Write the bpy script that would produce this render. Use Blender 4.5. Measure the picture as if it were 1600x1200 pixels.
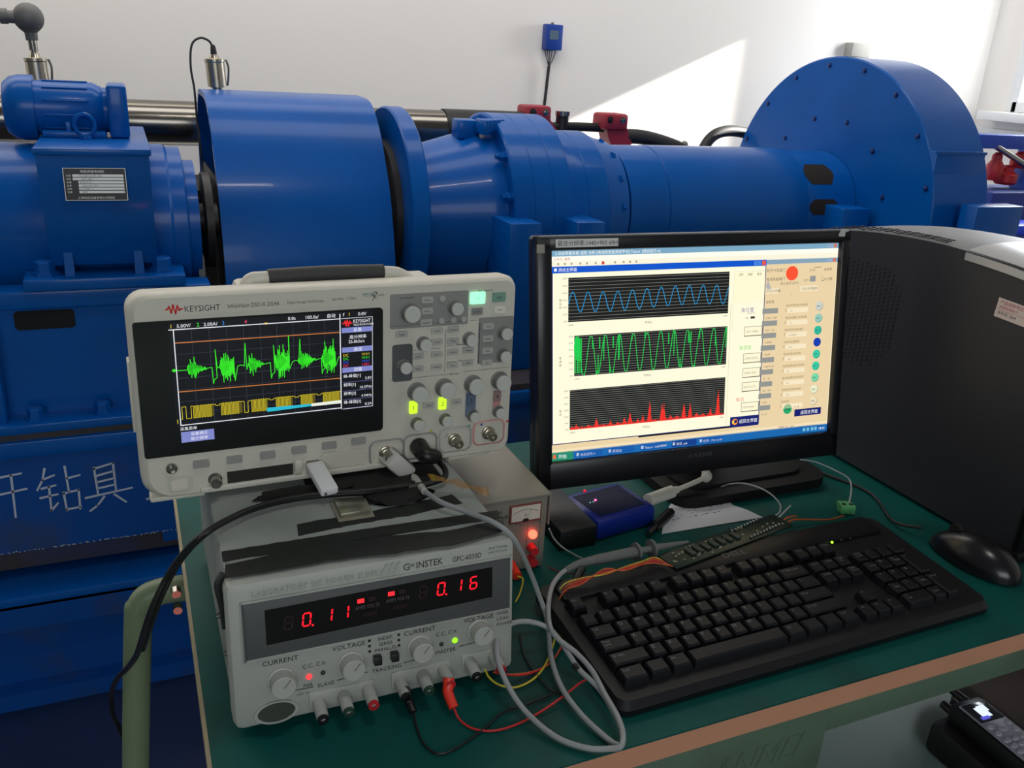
import bpy, bmesh, math, random
from mathutils import Matrix, Vector, Euler
random.seed(7)
sc = bpy.context.scene
for o in list(bpy.data.objects): bpy.data.objects.remove(o)
COL = sc.collection
PI = math.pi
R = math.radians

# ---------------------------------------------------------------- camera
cam = bpy.data.cameras.new('camera')
cam.sensor_width = 36.0
cam.lens = 36.0 * 1349.0 / 1600.0
cam.clip_start = 0.02
cam_ob = bpy.data.objects.new('camera', cam)
COL.objects.link(cam_ob)
cr, cu, cb = Vector((.9177, -.3930, .0562)), Vector((.0898, .3431, .9350)), Vector((-.3869, -.8531, .3502))
cb.normalize(); cr = (cr - cb * cr.dot(cb)).normalized(); cu = cb.cross(cr)
cam_ob.matrix_world = Matrix(((cr.x, cu.x, cb.x, 0), (cr.y, cu.y, cb.y, 0), (cr.z, cu.z, cb.z, 1.30), (0, 0, 0, 1)))
sc.camera = cam_ob

# ---------------------------------------------------------------- exposure, sky, sun, lamps, added fill lights
sc.view_settings.view_transform = 'Standard'
sc.view_settings.look = 'None'
sc.view_settings.exposure = 0.0
sc.view_settings.gamma = 1.0
sc.view_settings.use_curve_mapping = False

world = bpy.data.worlds.new('world'); sc.world = world
world.use_nodes = True
wn = world.node_tree; wn.nodes.clear()
wout = wn.nodes.new('ShaderNodeOutputWorld'); wbg = wn.nodes.new('ShaderNodeBackground')
wtc = wn.nodes.new('ShaderNodeTexCoord'); wsep = wn.nodes.new('ShaderNodeSeparateXYZ')
wramp = wn.nodes.new('ShaderNodeValToRGB')
wn.links.new(wtc.outputs['Generated'], wsep.inputs[0]); wn.links.new(wsep.outputs['X'], wramp.inputs[0])
wramp.color_ramp.elements[0].position = 0.60; wramp.color_ramp.elements[0].color = (0.13, 0.135, 0.14, 1)
wramp.color_ramp.elements[1].position = 0.80; wramp.color_ramp.elements[1].color = (2.6, 2.75, 3.0, 1)
wn.links.new(wramp.outputs[0], wbg.inputs[0]); wbg.inputs[1].default_value = 0.70
wn.links.new(wbg.outputs[0], wout.inputs[0])

def light(name, kind, loc, energy, color=(1, 1, 1), size=(1, 1), direction=None, angle=None):
    l = bpy.data.lights.new(name, kind); l.energy = energy; l.color = color
    if kind == 'AREA': l.shape = 'RECTANGLE'; l.size, l.size_y = size
    if angle is not None: l.angle = angle
    o = bpy.data.objects.new(name, l); COL.objects.link(o); o.location = loc
    if direction: o.rotation_euler = Vector(direction).to_track_quat('-Z', 'Y').to_euler()
    return o
light('sun', 'SUN', (6, 0, 4), 42.0, (1, .95, .86), direction=(-1, .16, -.44), angle=R(.6))
light('window_daylight', 'AREA', (3.50, 2.38, 1.62), 12.0, (.90, .95, 1.0), (.34, .7), direction=(-1, .35, -.05))
light('wall_fill_light', 'AREA', (0.4, 1.9, 3.3), 60.0, (1.0, .97, .93), (3.4, 1.3), direction=(.12, 1, -.42))  # added fill that brightens the back wall; no opening is built there
light('ceiling_lamp', 'AREA', (0.46, 0.3, 3.1), 6.0, (1.0, .96, .90), (.42, .07), direction=(0, .12, -1))
light('front_fill_light', 'AREA', (-.4, -2.7, 2.1), 36.0, (.95, .98, 1.0), (2.4, 1.2), direction=(.1, 1, -.12))  # added soft fill behind the camera, lightens the surfaces facing it

# ---------------------------------------------------------------- materials
def lin(c):
    return tuple(((x / 255) / 12.92 if x / 255 <= .04045 else ((x / 255 + .055) / 1.055) ** 2.4) for x in c)
MATS = {}
def mat(name, rgb, rough=.5, metal=0., var=.08, scale=30., bump=0., emit=None, strength=1., coat=0., alpha=1., trans=0., spec=.5, dirt=None, dirt_scale=6., dirt_amt=.5):
    if name in MATS: return MATS[name]
    m = bpy.data.materials.new(name); m.use_nodes = True
    nt = m.node_tree; b = nt.nodes['Principled BSDF']
    c = lin(rgb)
    b.inputs['Roughness'].default_value = rough; b.inputs['Metallic'].default_value = metal
    b.inputs['Specular IOR Level'].default_value = spec
    b.inputs['Coat Weight'].default_value = coat; b.inputs['Coat Roughness'].default_value = .07
    b.inputs['Alpha'].default_value = alpha; b.inputs['Transmission Weight'].default_value = trans
    tc = nt.nodes.new('ShaderNodeTexCoord'); nz = nt.nodes.new('ShaderNodeTexNoise')
    nz.inputs['Scale'].default_value = scale; nz.inputs['Detail'].default_value = 5
    nt.links.new(tc.outputs['Object'], nz.inputs['Vector'])
    mx = nt.nodes.new('ShaderNodeMix'); mx.data_type = 'RGBA'
    mx.inputs['A'].default_value = tuple(x * (1 - var) for x in c) + (1,)
    mx.inputs['B'].default_value = tuple(min(1, x * (1 + var)) for x in c) + (1,)
    nt.links.new(nz.outputs['Fac'], mx.inputs['Factor'])
    last = mx.outputs['Result']
    if dirt:
        n2 = nt.nodes.new('ShaderNodeTexNoise'); n2.inputs['Scale'].default_value = dirt_scale; n2.inputs['Detail'].default_value = 8
        nt.links.new(tc.outputs['Object'], n2.inputs['Vector'])
        rp = nt.nodes.new('ShaderNodeValToRGB'); rp.color_ramp.elements[0].position = .5; rp.color_ramp.elements[1].position = .68
        rp.color_ramp.elements[1].color = (dirt_amt,) * 3 + (1,)
        nt.links.new(n2.outputs['Fac'], rp.inputs[0])
        m2 = nt.nodes.new('ShaderNodeMix'); m2.data_type = 'RGBA'; m2.inputs['B'].default_value = lin(dirt) + (1,)
        nt.links.new(last, m2.inputs['A']); nt.links.new(rp.outputs[0], m2.inputs['Factor']); last = m2.outputs['Result']
    nt.links.new(last, b.inputs['Base Color'])
    if bump:
        bp = nt.nodes.new('ShaderNodeBump'); bp.inputs['Strength'].default_value = bump; bp.inputs['Distance'].default_value = .002
        n3 = nt.nodes.new('ShaderNodeTexNoise'); n3.inputs['Scale'].default_value = scale * 4; nt.links.new(tc.outputs['Object'], n3.inputs['Vector'])
        nt.links.new(n3.outputs['Fac'], bp.inputs['Height']); nt.links.new(bp.outputs[0], b.inputs['Normal'])
    if emit:
        b.inputs['Emission Color'].default_value = lin(emit) + (1,); b.inputs['Emission Strength'].default_value = strength
    MATS[name] = m
    return m
def glow(rgb, strength=1.0):
    return mat('glow_%d_%d_%d_%g' % (*rgb, strength), (8, 8, 8), .35, 0, 0, emit=rgb, strength=strength)

# ---------------------------------------------------------------- mesh builder
WORLD = {}          # object name -> world matrix
class MB:
    def __init__(s, M=None):
        s.bm = bmesh.new(); s.M = M or Matrix(); s.mats = []
    def mi(s, m):
        if m is None: return 0
        if m not in s.mats: s.mats.append(m)
        return s.mats.index(m)
    def add(s, verts, faces, m=None, M=None):
        T = s.M @ M if M is not None else s.M
        vs = [s.bm.verts.new(T @ Vector(v)) for v in verts]; k = s.mi(m); out = []
        for f in faces:
            try:
                fc = s.bm.faces.new([vs[i] for i in f]); fc.material_index = k; out.append(fc)
            except ValueError: pass
        return out
    def box(s, c, d, m=None, bev=0., M=None, seg=2):
        bm = bmesh.new(); bmesh.ops.create_cube(bm, size=1)
        for v in bm.verts: v.co = Vector((v.co.x * d[0] + c[0], v.co.y * d[1] + c[1], v.co.z * d[2] + c[2]))
        if bev: bmesh.ops.bevel(bm, geom=list(bm.edges), offset=min(bev, min(d) * .49), segments=seg, affect='EDGES', profile=.5)
        s.merge(bm, m, M); return s
    def box2(s, a, b, m=None, bev=0., M=None):
        return s.box([(a[i] + b[i]) / 2 for i in range(3)], [abs(b[i] - a[i]) for i in range(3)], m, bev, M)
    def merge(s, bm, m, M=None):
        bm.verts.ensure_lookup_table(); bm.verts.index_update()
        s.add([v.co.copy() for v in bm.verts], [[v.index for v in f.verts] for f in bm.faces], m, M); bm.free()
    def frame(s, p, d):
        d = Vector(d).normalized(); q = d.to_track_quat('Z', 'Y').to_matrix().to_4x4(); q.translation = Vector(p); return q
    def cyl(s, p0, p1, r0, r1=None, m=None, n=24, cap=True, M=None):
        r1 = r0 if r1 is None else r1
        p0, p1 = Vector(p0), Vector(p1); F = s.frame(p0, p1 - p0); L = (p1 - p0).length
        return s.lathe([(r0, 0), (r1, L)], F, m, n, cap, M)
    def lathe(s, prof, F=None, m=None, n=32, cap=True, M=None):
        F = F or Matrix(); vs = []; fs = []
        for r, z in prof:
            for i in range(n):
                a = 2 * PI * i / n; vs.append(F @ Vector((r * math.cos(a), r * math.sin(a), z)))
        k = len(prof)
        for j in range(k - 1):
            for i in range(n):
                a, b = j * n + i, j * n + (i + 1) % n
                fs.append((a, b, b + n, a + n))
        if cap:
            if prof[0][0] > 1e-6: fs.append(tuple(reversed(range(n))))
            if prof[-1][0] > 1e-6: fs.append(tuple((k - 1) * n + i for i in range(n)))
        s.add(vs, fs, m, M); return s
    def sphere(s, c, r, m=None, n=20, sc=(1, 1, 1), M=None):
        prof = [(max(1e-5, r * math.sin(PI * j / 12)), -r * math.cos(PI * j / 12)) for j in range(13)]
        F = Matrix.Translation(Vector(c)) @ Matrix.Diagonal((sc[0], sc[1], sc[2], 1))
        return s.lathe(prof, F, m, n, False, M)
    def tube(s, pts, r, m=None, n=10, smooth=8, M=None, cap=True):
        P = spline(pts, smooth) if smooth else [Vector(p) for p in pts]
        vs = []; fs = []; N = len(P); nrm = None
        for i in range(N):
            t = (P[min(i + 1, N - 1)] - P[max(i - 1, 0)]).normalized()
            if nrm is None:
                nrm = t.orthogonal().normalized()
            else:
                nrm = (nrm - t * nrm.dot(t)); nrm = nrm.normalized() if nrm.length > 1e-6 else t.orthogonal().normalized()
            bn = t.cross(nrm); rr = r(i / (N - 1)) if callable(r) else r
            for k in range(n):
                a = 2 * PI * k / n; vs.append(P[i] + nrm * rr * math.cos(a) + bn * rr * math.sin(a))
        for i in range(N - 1):
            for k in range(n):
                a, b = i * n + k, i * n + (k + 1) % n
                fs.append((a, b, b + n, a + n))
        if cap: fs.append(tuple(reversed(range(n)))); fs.append(tuple((N - 1) * n + k for k in range(n)))
        s.add(vs, fs, m, M); return s
    def prism(s, poly, F, depth, m=None, M=None):
        # poly in local xy of F, extruded along local +z by depth
        n = len(poly); vs = [F @ Vector((x, y, 0)) for x, y in poly] + [F @ Vector((x, y, depth)) for x, y in poly]
        fs = [tuple(reversed(range(n))), tuple(range(n, 2 * n))] + [(i, (i + 1) % n, (i + 1) % n + n, i + n) for i in range(n)]
        s.add(vs, fs, m, M); return s
    def text(s, body, F, size, m, align='LEFT', depth=0., squash=1., shear=0.):
        # text lying in local xy of F, baseline at origin
        cu_ = bpy.data.curves.new('tmp_text', 'FONT'); cu_.body = body; cu_.size = size; cu_.align_x = align; cu_.extrude = depth; cu_.shear = shear
        cu_.resolution_u = 2
        ob = bpy.data.objects.new('tmp_text', cu_); COL.objects.link(ob); bpy.context.view_layer.update()
        me = bpy.data.meshes.new_from_object(ob.evaluated_get(bpy.context.evaluated_depsgraph_get()))
        S = Matrix.Diagonal((squash, 1, 1, 1))
        s.add([F @ S @ v.co for v in me.vertices], [tuple(p.vertices) for p in me.polygons], m)
        bpy.data.meshes.remove(me); bpy.data.objects.remove(ob); bpy.data.curves.remove(cu_); return s
    def build(s, name, m=None, parent=None, angle=35, smooth=True):
        bm = s.bm
        if parent is None:
            xs = [v.co for v in bm.verts]
            loc = Vector(((min(v.x for v in xs) + max(v.x for v in xs)) / 2, (min(v.y for v in xs) + max(v.y for v in xs)) / 2, min(v.z for v in xs)))
            W = Matrix.Translation(loc)
        else: W = WORLD[parent.name]
        inv = W.inverted()
        for v in bm.verts: v.co = inv @ v.co
        bmesh.ops.recalc_face_normals(bm, faces=[f for f in bm.faces if len(f.verts) > 2]) if smooth != 'flat' else None
        for f in bm.faces: f.smooth = True
        lim = R(angle)
        for e in bm.edges:
            if len(e.link_faces) == 2 and e.calc_face_angle(0) > lim: e.smooth = False
        me = bpy.data.meshes.new(name); bm.to_mesh(me); bm.free()
        for x in (s.mats if s.mats else [m]): me.materials.append(x if x else m)
        o = bpy.data.objects.new(name, me); COL.objects.link(o)
        if parent is None: o.matrix_world = W
        else: o.parent = parent
        WORLD[o.name] = W
        return o
def spline(pts, k=8):
    P = [Vector(p) for p in pts]
    if len(P) < 3: return P
    out = []
    for i in range(len(P) - 1):
        p0 = P[i - 1] if i > 0 else P[0] * 2 - P[1]
        p3 = P[i + 2] if i + 2 < len(P) else P[-1] * 2 - P[-2]
        p1, p2 = P[i], P[i + 1]
        for j in range(k):
            t = j / k
            out.append(.5 * ((2 * p1) + (p2 - p0) * t + (2 * p0 - 5 * p1 + 4 * p2 - p3) * t * t + (3 * p1 - p0 - 3 * p2 + p3) * t ** 3))
    out.append(P[-1]); return out
def tag(o, label=None, cat=None, group=None, kind=None):
    if label: o['label'] = label
    if cat: o['category'] = cat
    if group: o['group'] = group
    if kind: o['kind'] = kind
    return o
def thing(name, M, label, cat, group=None):
    if not isinstance(M, Matrix): M = Matrix.Translation(Vector(M))
    o = bpy.data.objects.new(name, None); COL.objects.link(o); o.empty_display_size = .05
    o.matrix_world = M; WORLD[o.name] = M
    return tag(o, label, cat, group)
def clone(root, M, label=None):
    def rec(o, par):
        c = o.copy(); COL.objects.link(c); WORLD[c.name] = M
        if par is None: c.matrix_world = M
        else: c.parent = par
        for ch in [x for x in bpy.data.objects if x.parent == o]: rec(ch, c)
        return c
    c = rec(root, None)
    if label: c['label'] = label
    return c
def seg(x, y, z): return Vector((x, y, z))
# faces towards -Y: local x -> +X, local y -> +Z, normal -> -Y
def FY(x, y, z): return Matrix(((1, 0, 0, x), (0, 0, -1, y), (0, 1, 0, z), (0, 0, 0, 1)))
# lying flat, readable from -Y side
def FZ(x, y, z): return Matrix.Translation((x, y, z))
def hexbolt(b, p, d, r=.012, h=.01, m=None):
    F = b.frame(p, d); b.lathe([(r * 1.35, 0), (r * 1.35, h * .25), (r, h * .25), (r, h), (r * .8, h * 1.12)], F, m, 6)

class Canvas:
    """flat printed / lit artwork: layers of thin shapes on one plane, one mesh"""
    def __init__(s, F, W, H, w, h, step=.00006):
        s.b = MB(); s.F = F; s.kx = w / W; s.ky = h / H; s.k = 0; s.step = step
    def P(s, u, v): return s.F @ Vector((u * s.kx, -v * s.ky, s.k * s.step))
    def layer(s): s.k += 1
    def rect(s, u0, v0, u1, v1, m): s.b.add([s.P(u0, v0), s.P(u0, v1), s.P(u1, v1), s.P(u1, v0)], [(0, 1, 2, 3)], m)
    def poly(s, pts, m): s.b.add([s.P(*p) for p in pts], [tuple(range(len(pts)))], m)
    def disc(s, u, v, r, m, n=20, ry=None):
        s.poly([(u + r * math.cos(2 * PI * i / n), v - (ry or r) * math.sin(2 * PI * i / n)) for i in range(n)], m)
    def line(s, pts, t, m):
        for (a, b), (c, d) in zip(pts[:-1], pts[1:]):
            L = math.hypot(c - a, d - b)
            if L < 1e-9: continue
            nx, ny = -(d - b) / L * t / 2, (c - a) / L * t / 2
            ex, ey = (c - a) / L * t * .25, (d - b) / L * t * .25
            s.poly([(a - ex + nx, b - ey + ny), (a - ex - nx, b - ey - ny), (c + ex - nx, d + ey - ny), (c + ex + nx, d + ey + ny)], m)
    def text(s, body, u, v, size, m, align='LEFT', squash=1.):
        F = s.F @ Matrix.Translation((u * s.kx, -v * s.ky, s.k * s.step))
        s.b.text(body, F, size * s.ky, m, align, 0, squash)
    def build(s, name, parent): return s.b.build(name, None, parent, smooth='flat')
# ---------------------------------------------------------------- the room
M_wall = mat('wall_plaster', (238, 234, 228), .9, var=.02, scale=3, bump=.05)
M_floor = mat('painted_floor', (120, 140, 136), .35, var=.12, scale=4, dirt=(60, 66, 62), dirt_scale=2)
M_white = mat('white_upvc', (228, 230, 230), .4, var=.02)
def struct(o): o['kind'] = 'structure'; return o
b = MB(); b.box2((-4, 3.0, 0), (3.75, 3.2, 4)); struct(b.build('wall_back', M_wall))
b = MB(); b.box2((-4, -3.2, -.1), (3.8, 3.2, 0)); struct(b.build('floor', M_floor))
# right wall with its window opening
WX = 3.63
b = MB()
def wallbox(y0, y1, z0, z1): b.box2((WX, y0, z0), (WX + .12, y1, z1))
wallbox(-3.2, 2.20, 0, 4)
wallbox(2.20, 2.81, 0, 1.23); wallbox(2.20, 2.81, 2.08, 4); wallbox(2.81, 3.0, 0, 4)
struct(b.build('wall_right', M_wall))
M_glass = mat('window_glass', (245, 250, 252), .02, trans=1., var=0, alpha=.25)
def window(n, y0, y1, z0, z1, mull):
    w = MB()
    f = .028
    w.box2((WX - .02, y0 - .02, z0 - .02), (WX + .05, y0 + f, z1 + .02), M_white, .004); w.box2((WX - .02, y1 - f, z0 - .02), (WX + .05, y1 + .02, z1 + .02), M_white, .004)
    w.box2((WX - .02, y0, z0 - .02), (WX + .05, y1, z0 + f), M_white, .004); w.box2((WX - .02, y0, z1 - f), (WX + .05, y1, z1 + .02), M_white, .004)
    for y in mull: w.box2((WX - .01, y - .018, z0), (WX + .04, y + .018, z1), M_white, .004)
    o = w.build('window_%d' % n); struct(o)
    g = MB(); g.box2((WX + .012, y0 + .02, z0 + .02), (WX + .016, y1 - .02, z1 - .02)); g.build('window_glass', M_glass, o)
    s = MB(); s.box2((WX - .10, y0 - .10, z0 - .06), (WX + .02, y1 + .10, z0 - .02), None, .006); s.build('window_sill', M_white, o)
window(1, 2.20, 2.81, 1.23, 2.08, [])
b = MB(); b.box2((WX - .02, -3.0, 1.105), (WX, 2.995, 1.135), None, .004); struct(b.build('trim_1', M_white))

# ---------------------------------------------------------------- blue test machine
BLUE = mat('glossy_blue_paint', (2, 84, 166), .28, var=.08, scale=14, spec=.18, coat=.1, dirt=(4, 70, 142), dirt_scale=5, dirt_amt=.35, bump=.06)
BLUE2 = mat('worn_blue_paint', (4, 72, 150), .42, spec=.3, var=.15, scale=12, dirt=(60, 66, 78), dirt_scale=7, dirt_amt=.55, bump=.25)
DARK = mat('dark_oily_steel', (38, 38, 40), .45, .4, var=.2, scale=30)
STEEL = mat('polished_steel', (150, 148, 142), .22, 1., var=.05)
BRASS = mat('nickel_brass', (192, 184, 168), .25, 1., var=.06)
RUSTY = mat('grimy_steel_top', (62, 58, 62), .7, var=.3, scale=10, dirt=(30, 60, 120), dirt_scale=5)
YC, ZC = 2.10, .93
def FX(x, y=YC, z=ZC): # lathe along +X
    return Matrix(((0, 0, 1, x), (0, 1, 0, y), (-1, 0, 0, z), (0, 0, 0, 1))) @ Matrix()
def ringbolts(b, x, rr, n, r=.011, d=-1, h=.012, ph=0., m=None):
    for i in range(n):
        a = 2 * PI * (i + ph) / n
        hexbolt(b, (x, YC + rr * math.cos(a), ZC + rr * math.sin(a)), (d, 0, 0), r, h, m)

# bed
t = thing('machine_bed', (1.2, 2.1, 0), 'long blue steel bed under the test rig, white Chinese lettering on its front', 'machine bed')
b = MB(); b.box2((-1.2, 1.70, .565), (1.93, 2.5, .60), RUSTY); b.box2((-1.2, 1.69, .552), (1.93, 1.72, .585), BLUE, .004); b.build('bed_top', BLUE, t)
b = MB(); b.box2((-1.2, 1.70, .35), (1.93, 1.73, .57)); b.box2((-1.2, 2.45, .0), (1.93, 2.48, .57)); b.box2((1.90, 1.72, .0), (1.93, 2.46, .57)); b.build('front_panel', BLUE2, t)
b = MB()
random.seed(3)
for i in range(260):
    x = -.6 + i * .0035 + random.random() * .004
    if random.random() < .6: b.box((x, 1.6994, .3505 + abs(random.gauss(0, .0016))), (.001 + random.random() * .003, .0008, .0006 + random.random() * .0016))
b.build('chipped_edge', mat('bare_chipped_steel', (190, 196, 205), .5, .2), t)
b = MB(); b.box2((-1.2, 1.76, .28), (1.93, 1.80, .36), RUSTY); b.box2((-1.2, 1.66, .245), (1.93, 1.80, .272), BLUE, .004)
b.box2((-1.2, 1.66, .2), (1.93, 1.70, .255), BLUE2); b.build('lower_rail', BLUE, t)
b = MB(); b.box2((-1.2, 1.70, .05), (1.93, 1.74, .25)); b.box2((-1.2, 1.66, .012), (1.93, 2.5, .05)); b.build('base_web', BLUE2, t)
b = MB(); b.box2((.0, 1.755, .295), (.03, 1.775, .33)); b.build('bolt', BLUE, t)
# hand-painted characters, strokes in a 100x100 cell (x right, y up)
G = {
 'gan': [[(0, 72), (48, 80)], [(26, 100), (24, 0)], [(26, 66), (12, 44), (0, 34)], [(28, 60), (46, 48)], [(54, 88), (98, 92)], [(50, 52), (104, 58)], [(78, 90), (74, 0)]],
 'zuan': [[(22, 100), (14, 76), (0, 56)], [(18, 78), (40, 84)], [(10, 58), (40, 62)], [(4, 38), (42, 42)], [(26, 60), (24, 8), (40, 22)], [(66, 100), (68, 44)], [(68, 74), (96, 78)], [(56, 44), (58, 4)], [(56, 42), (90, 46), (88, 4)], [(58, 6), (90, 8)]],
 'ju': [[(26, 94), (28, 36)], [(26, 92), (66, 100), (66, 40)], [(30, 76), (64, 82)], [(30, 62), (64, 66)], [(30, 48), (64, 52)], [(2, 30), (100, 40)], [(40, 28), (24, 10), (8, 0)], [(62, 30), (84, 10)]],
 'shi': [[(2, 60), (60, 70)], [(30, 95), (28, 10)], [(6, 10), (60, 20)]],
}
b = MB()
def glyph(g, x0, z0, w, h, t_=.0052):
    for st in G[g]:
        for (a, c), (d, e) in zip(st[:-1], st[1:]):
            p, q = Vector((x0 + a / 100 * w, 1.6990, z0 + c / 100 * h)), Vector((x0 + d / 100 * w, 1.6990, z0 + e / 100 * h))
            n = (q - p).cross(Vector((0, 1, 0))).normalized() * t_ / 2; k = (q - p).normalized() * t_ * .4
            b.add([p - k + n, p - k - n, q + k - n * .8, q + k + n * .8, p - k + n + seg(0, .001, 0), p - k - n + seg(0, .001, 0), q + k - n * .8 + seg(0, .001, 0), q + k + n * .8 + seg(0, .001, 0)],
                  [(0, 1, 2, 3), (7, 6, 5, 4), (0, 4, 5, 1), (1, 5, 6, 2), (2, 6, 7, 3), (3, 7, 4, 0)])
for g, x, z, w, h in (('gan', -.318, .428, .084, .098), ('zuan', -.213, .424, .078, .098), ('ju', -.134, .420, .086, .098), ('shi', -.028, .420, .084, .095)): glyph(g, x, z, w, h, .0042)
b.build('lettering', mat('white_brush_paint', (190, 200, 215), .6), t)

b = MB(); b.box2((-2.2, .78, 0), (3.4, 2.9, .012)); struct(b.build('trim_2', mat('navy_floor_sheet', (8, 30, 70), .5, var=.2, scale=8)))  # added dark navy sheet that darkens the floor around the machine

# pedestal under the drive motor
t = thing('motor_pedestal', (-.06, 1.95, .60), 'blue fabricated pedestal under the drive motor, with a dark rounded slot', 'pedestal')
b = MB()
b.box2((-.275, 1.735, .825), (.13, 1.80, .86), None, .005); b.box2((-.275, 2.12, .825), (.13, 2.2, .86))
b.box2((-.262, 1.75, .60), (.12, 1.77, .83)); b.box2((-.255, 1.77, .60), (-.235, 2.2, .83)); b.box2((.10, 1.77, .60), (.12, 2.2, .83)); b.build('body', BLUE, t)
b = MB(); b.prism([(x * .052 + (.012 if x > 0 else -.012) * 0, y * .0) for x, y in ()] or [(-.05, -.014), (-.045, -.019), (.045, -.019), (.05, -.014), (.05, .012), (.045, .017), (-.045, .017), (-.05, .012)], FY(-.165, 1.7495, .803), .002)
b.build('slot', mat('slot_dark', (6, 8, 16), .8), t)
b = MB(); b.box2((-.262, 1.705, .605), (-.245, 1.75, .80), None, .003); b.build('rib', BLUE, t)
b = MB(); b.box2((-.30, 1.69, .60), (.13, 1.80, .618), BLUE, .003); b.build('foot_plate', BLUE, t)
for x in (-.20, -.085, .02):
    b = MB(); hexbolt(b, (x, 1.722, .618), (0, 0, 1), .014, .02); b.build('bolt', BLUE, t)

# drive motor
t = thing('drive_motor', (-.05, 1.95, .86), 'big blue electric drive motor with a black rating plate, left of the belt guard', 'motor')
MY, MZ, MR = 1.95, .945, .155
b = MB(); b.lathe([(.06, 0), (MR * .93, .0), (MR, .02), (MR, .42), (MR * .97, .425), (MR * .97, .45), (MR * .80, .455), (MR * .8, .475), (.05, .48)], FX(-.35, MY, MZ), None, 64); b.build('housing', BLUE, t)
b = MB(); b.cyl((.13, MY, MZ), (.168, MY, MZ), .035, None, None, 32); b.cyl((.14, MY, MZ), (.155, MY, MZ), .10, None, None, 40); b.build('shaft', DARK, t)
b = MB()
prof = [(1.76, .90), (1.735, .94), (1.72, 1.0), (1.712, 1.06), (1.71, 1.108), (1.715, 1.115), (2.16, 1.115), (2.16, .9)]
F = Matrix(((0, 0, 1, 0), (1, 0, 0, 0), (0, 1, 0, 0), (0, 0, 0, 1)))
b.prism(prof, Matrix.Translation((-.142, 0, 0)) @ F, .180); b.box2((-.146, 1.705, 1.104), (.042, 2.17, 1.116), None, .003); b.build('saddle', BLUE, t)
b = MB(); b.box2((-.19, 2.08, .862), (.085, 2.18, .884), None, .004); b.build('foot_plate', BLUE, t)
b = MB(); b.box2((-.19, 1.72, .862), (.085, 1.82, .884), None, .004); fp = b.build('foot_plate', BLUE, t)
for x in (-.113, .005):
    b = MB(); b.add([(x - .008, 1.738, .884), (x + .008, 1.738, .884), (x + .008, 1.80, .884), (x - .008, 1.80, .884), (x - .007, 1.745, .945), (x + .007, 1.745, .945), (x + .007, 1.80, .95), (x - .007, 1.80, .95)],
              [(0, 1, 2, 3), (4, 5, 6, 7), (0, 1, 5, 4), (1, 2, 6, 5), (2, 3, 7, 6), (3, 0, 4, 7)]); b.build('rib', BLUE, t)
for x in (-.155, .045):
    b = MB(); hexbolt(b, (x, 1.76, .884), (0, 0, 1), .017, .024); b.build('foot_bolt', BLUE, fp)
# rating plate
Mblk = mat('plate_black', (22, 24, 28), .4); Mal = mat('plate_aluminium', (215, 218, 218), .4, .3, var=.1)
PF = Matrix.Translation((-.103, 1.708, 1.083)) @ Matrix.Rotation(R(86), 4, 'X')
c = Canvas(PF, 96, 56, .100, .056, .0002)
c.layer(); c.rect(0, 0, 96, 56, Mal); c.layer(); c.rect(1, 1, 95, 55, Mblk); c.layer()
for i in range(6):
    v = 11 + i * 5.6; c.rect(14 + (i > 1) * 8, v, 92, v + 4.3, Mal); c.text('功率', 4, v + 4, 4, Mal)
c.text('电磁调速电动机', 26, 8, 5.5, Mal); c.text('上海电机设备有限公司制造', 18, 53, 5, Mal)
c.layer()
for i, s_ in enumerate(('YCT200 7.5 kW 1250', '220 V 380 V', '50 Hz B 5.5', 'r/min 125 1250', 'No 2508 1.5', '2009')): c.text(s_, 24 + 3 * (i % 2), 14.8 + i * 5.6, 4, Mblk)
c.build('rating_plate', t)

# small motor on top
t = thing('auxiliary_motor', (-.10, 1.95, 1.116), 'small blue motor with rounded cowl and lifting eye, on top of the drive motor', 'motor')
SY, SZ, SR = 1.95, 1.164, .052
b = MB(); b.lathe([(.02, 0), (.045, .004), (.056, .016), (.060, .032), (.060, .056)], FX(-.205, SY, SZ), None, 48); b.build('fan_cowl', BLUE, t)
b = MB(); b.lathe([(SR * .98, 0), (SR * .98, .10), (SR * .85, .115), (.042, .118), (.042, .132)], FX(-.149, SY, SZ), None, 48)
for i in range(12):
    a = 2 * PI * (i + .3) / 12
    M_ = Matrix.Translation((-.095, SY, SZ)) @ Matrix.Rotation(a, 4, 'X'); b.box((0, 0, SR * .965), (.078, .004, .0065), None, .001, M_)
b.build('body', BLUE, t)
b = MB(); b.box2((-.024, SY - .068, SZ - .047), (.012, SY + .062, SZ + .050), None, .006); b.build('gear_flange', BLUE, t)
b = MB(); b.box2((-.14, SY - .07, 1.116), (-.03, SY + .05, 1.128), None, .003); b.box2((-.10, SY - .06, 1.12), (-.09, SY - .045, 1.145), None, .002); b.build('foot', BLUE, t)
b = MB(); P = [(-.066 + .017 * math.sin(a), SY - .085, 1.142 + .019 * math.cos(a)) for a in [2 * PI * i / 20 for i in range(21)]]
b.tube(P, .0042, None, 8, 2); b.cyl((-.066, SY - .085, 1.112), (-.066, SY - .085, 1.124), .011); b.build('lifting_eye', BLUE, t)

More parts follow.
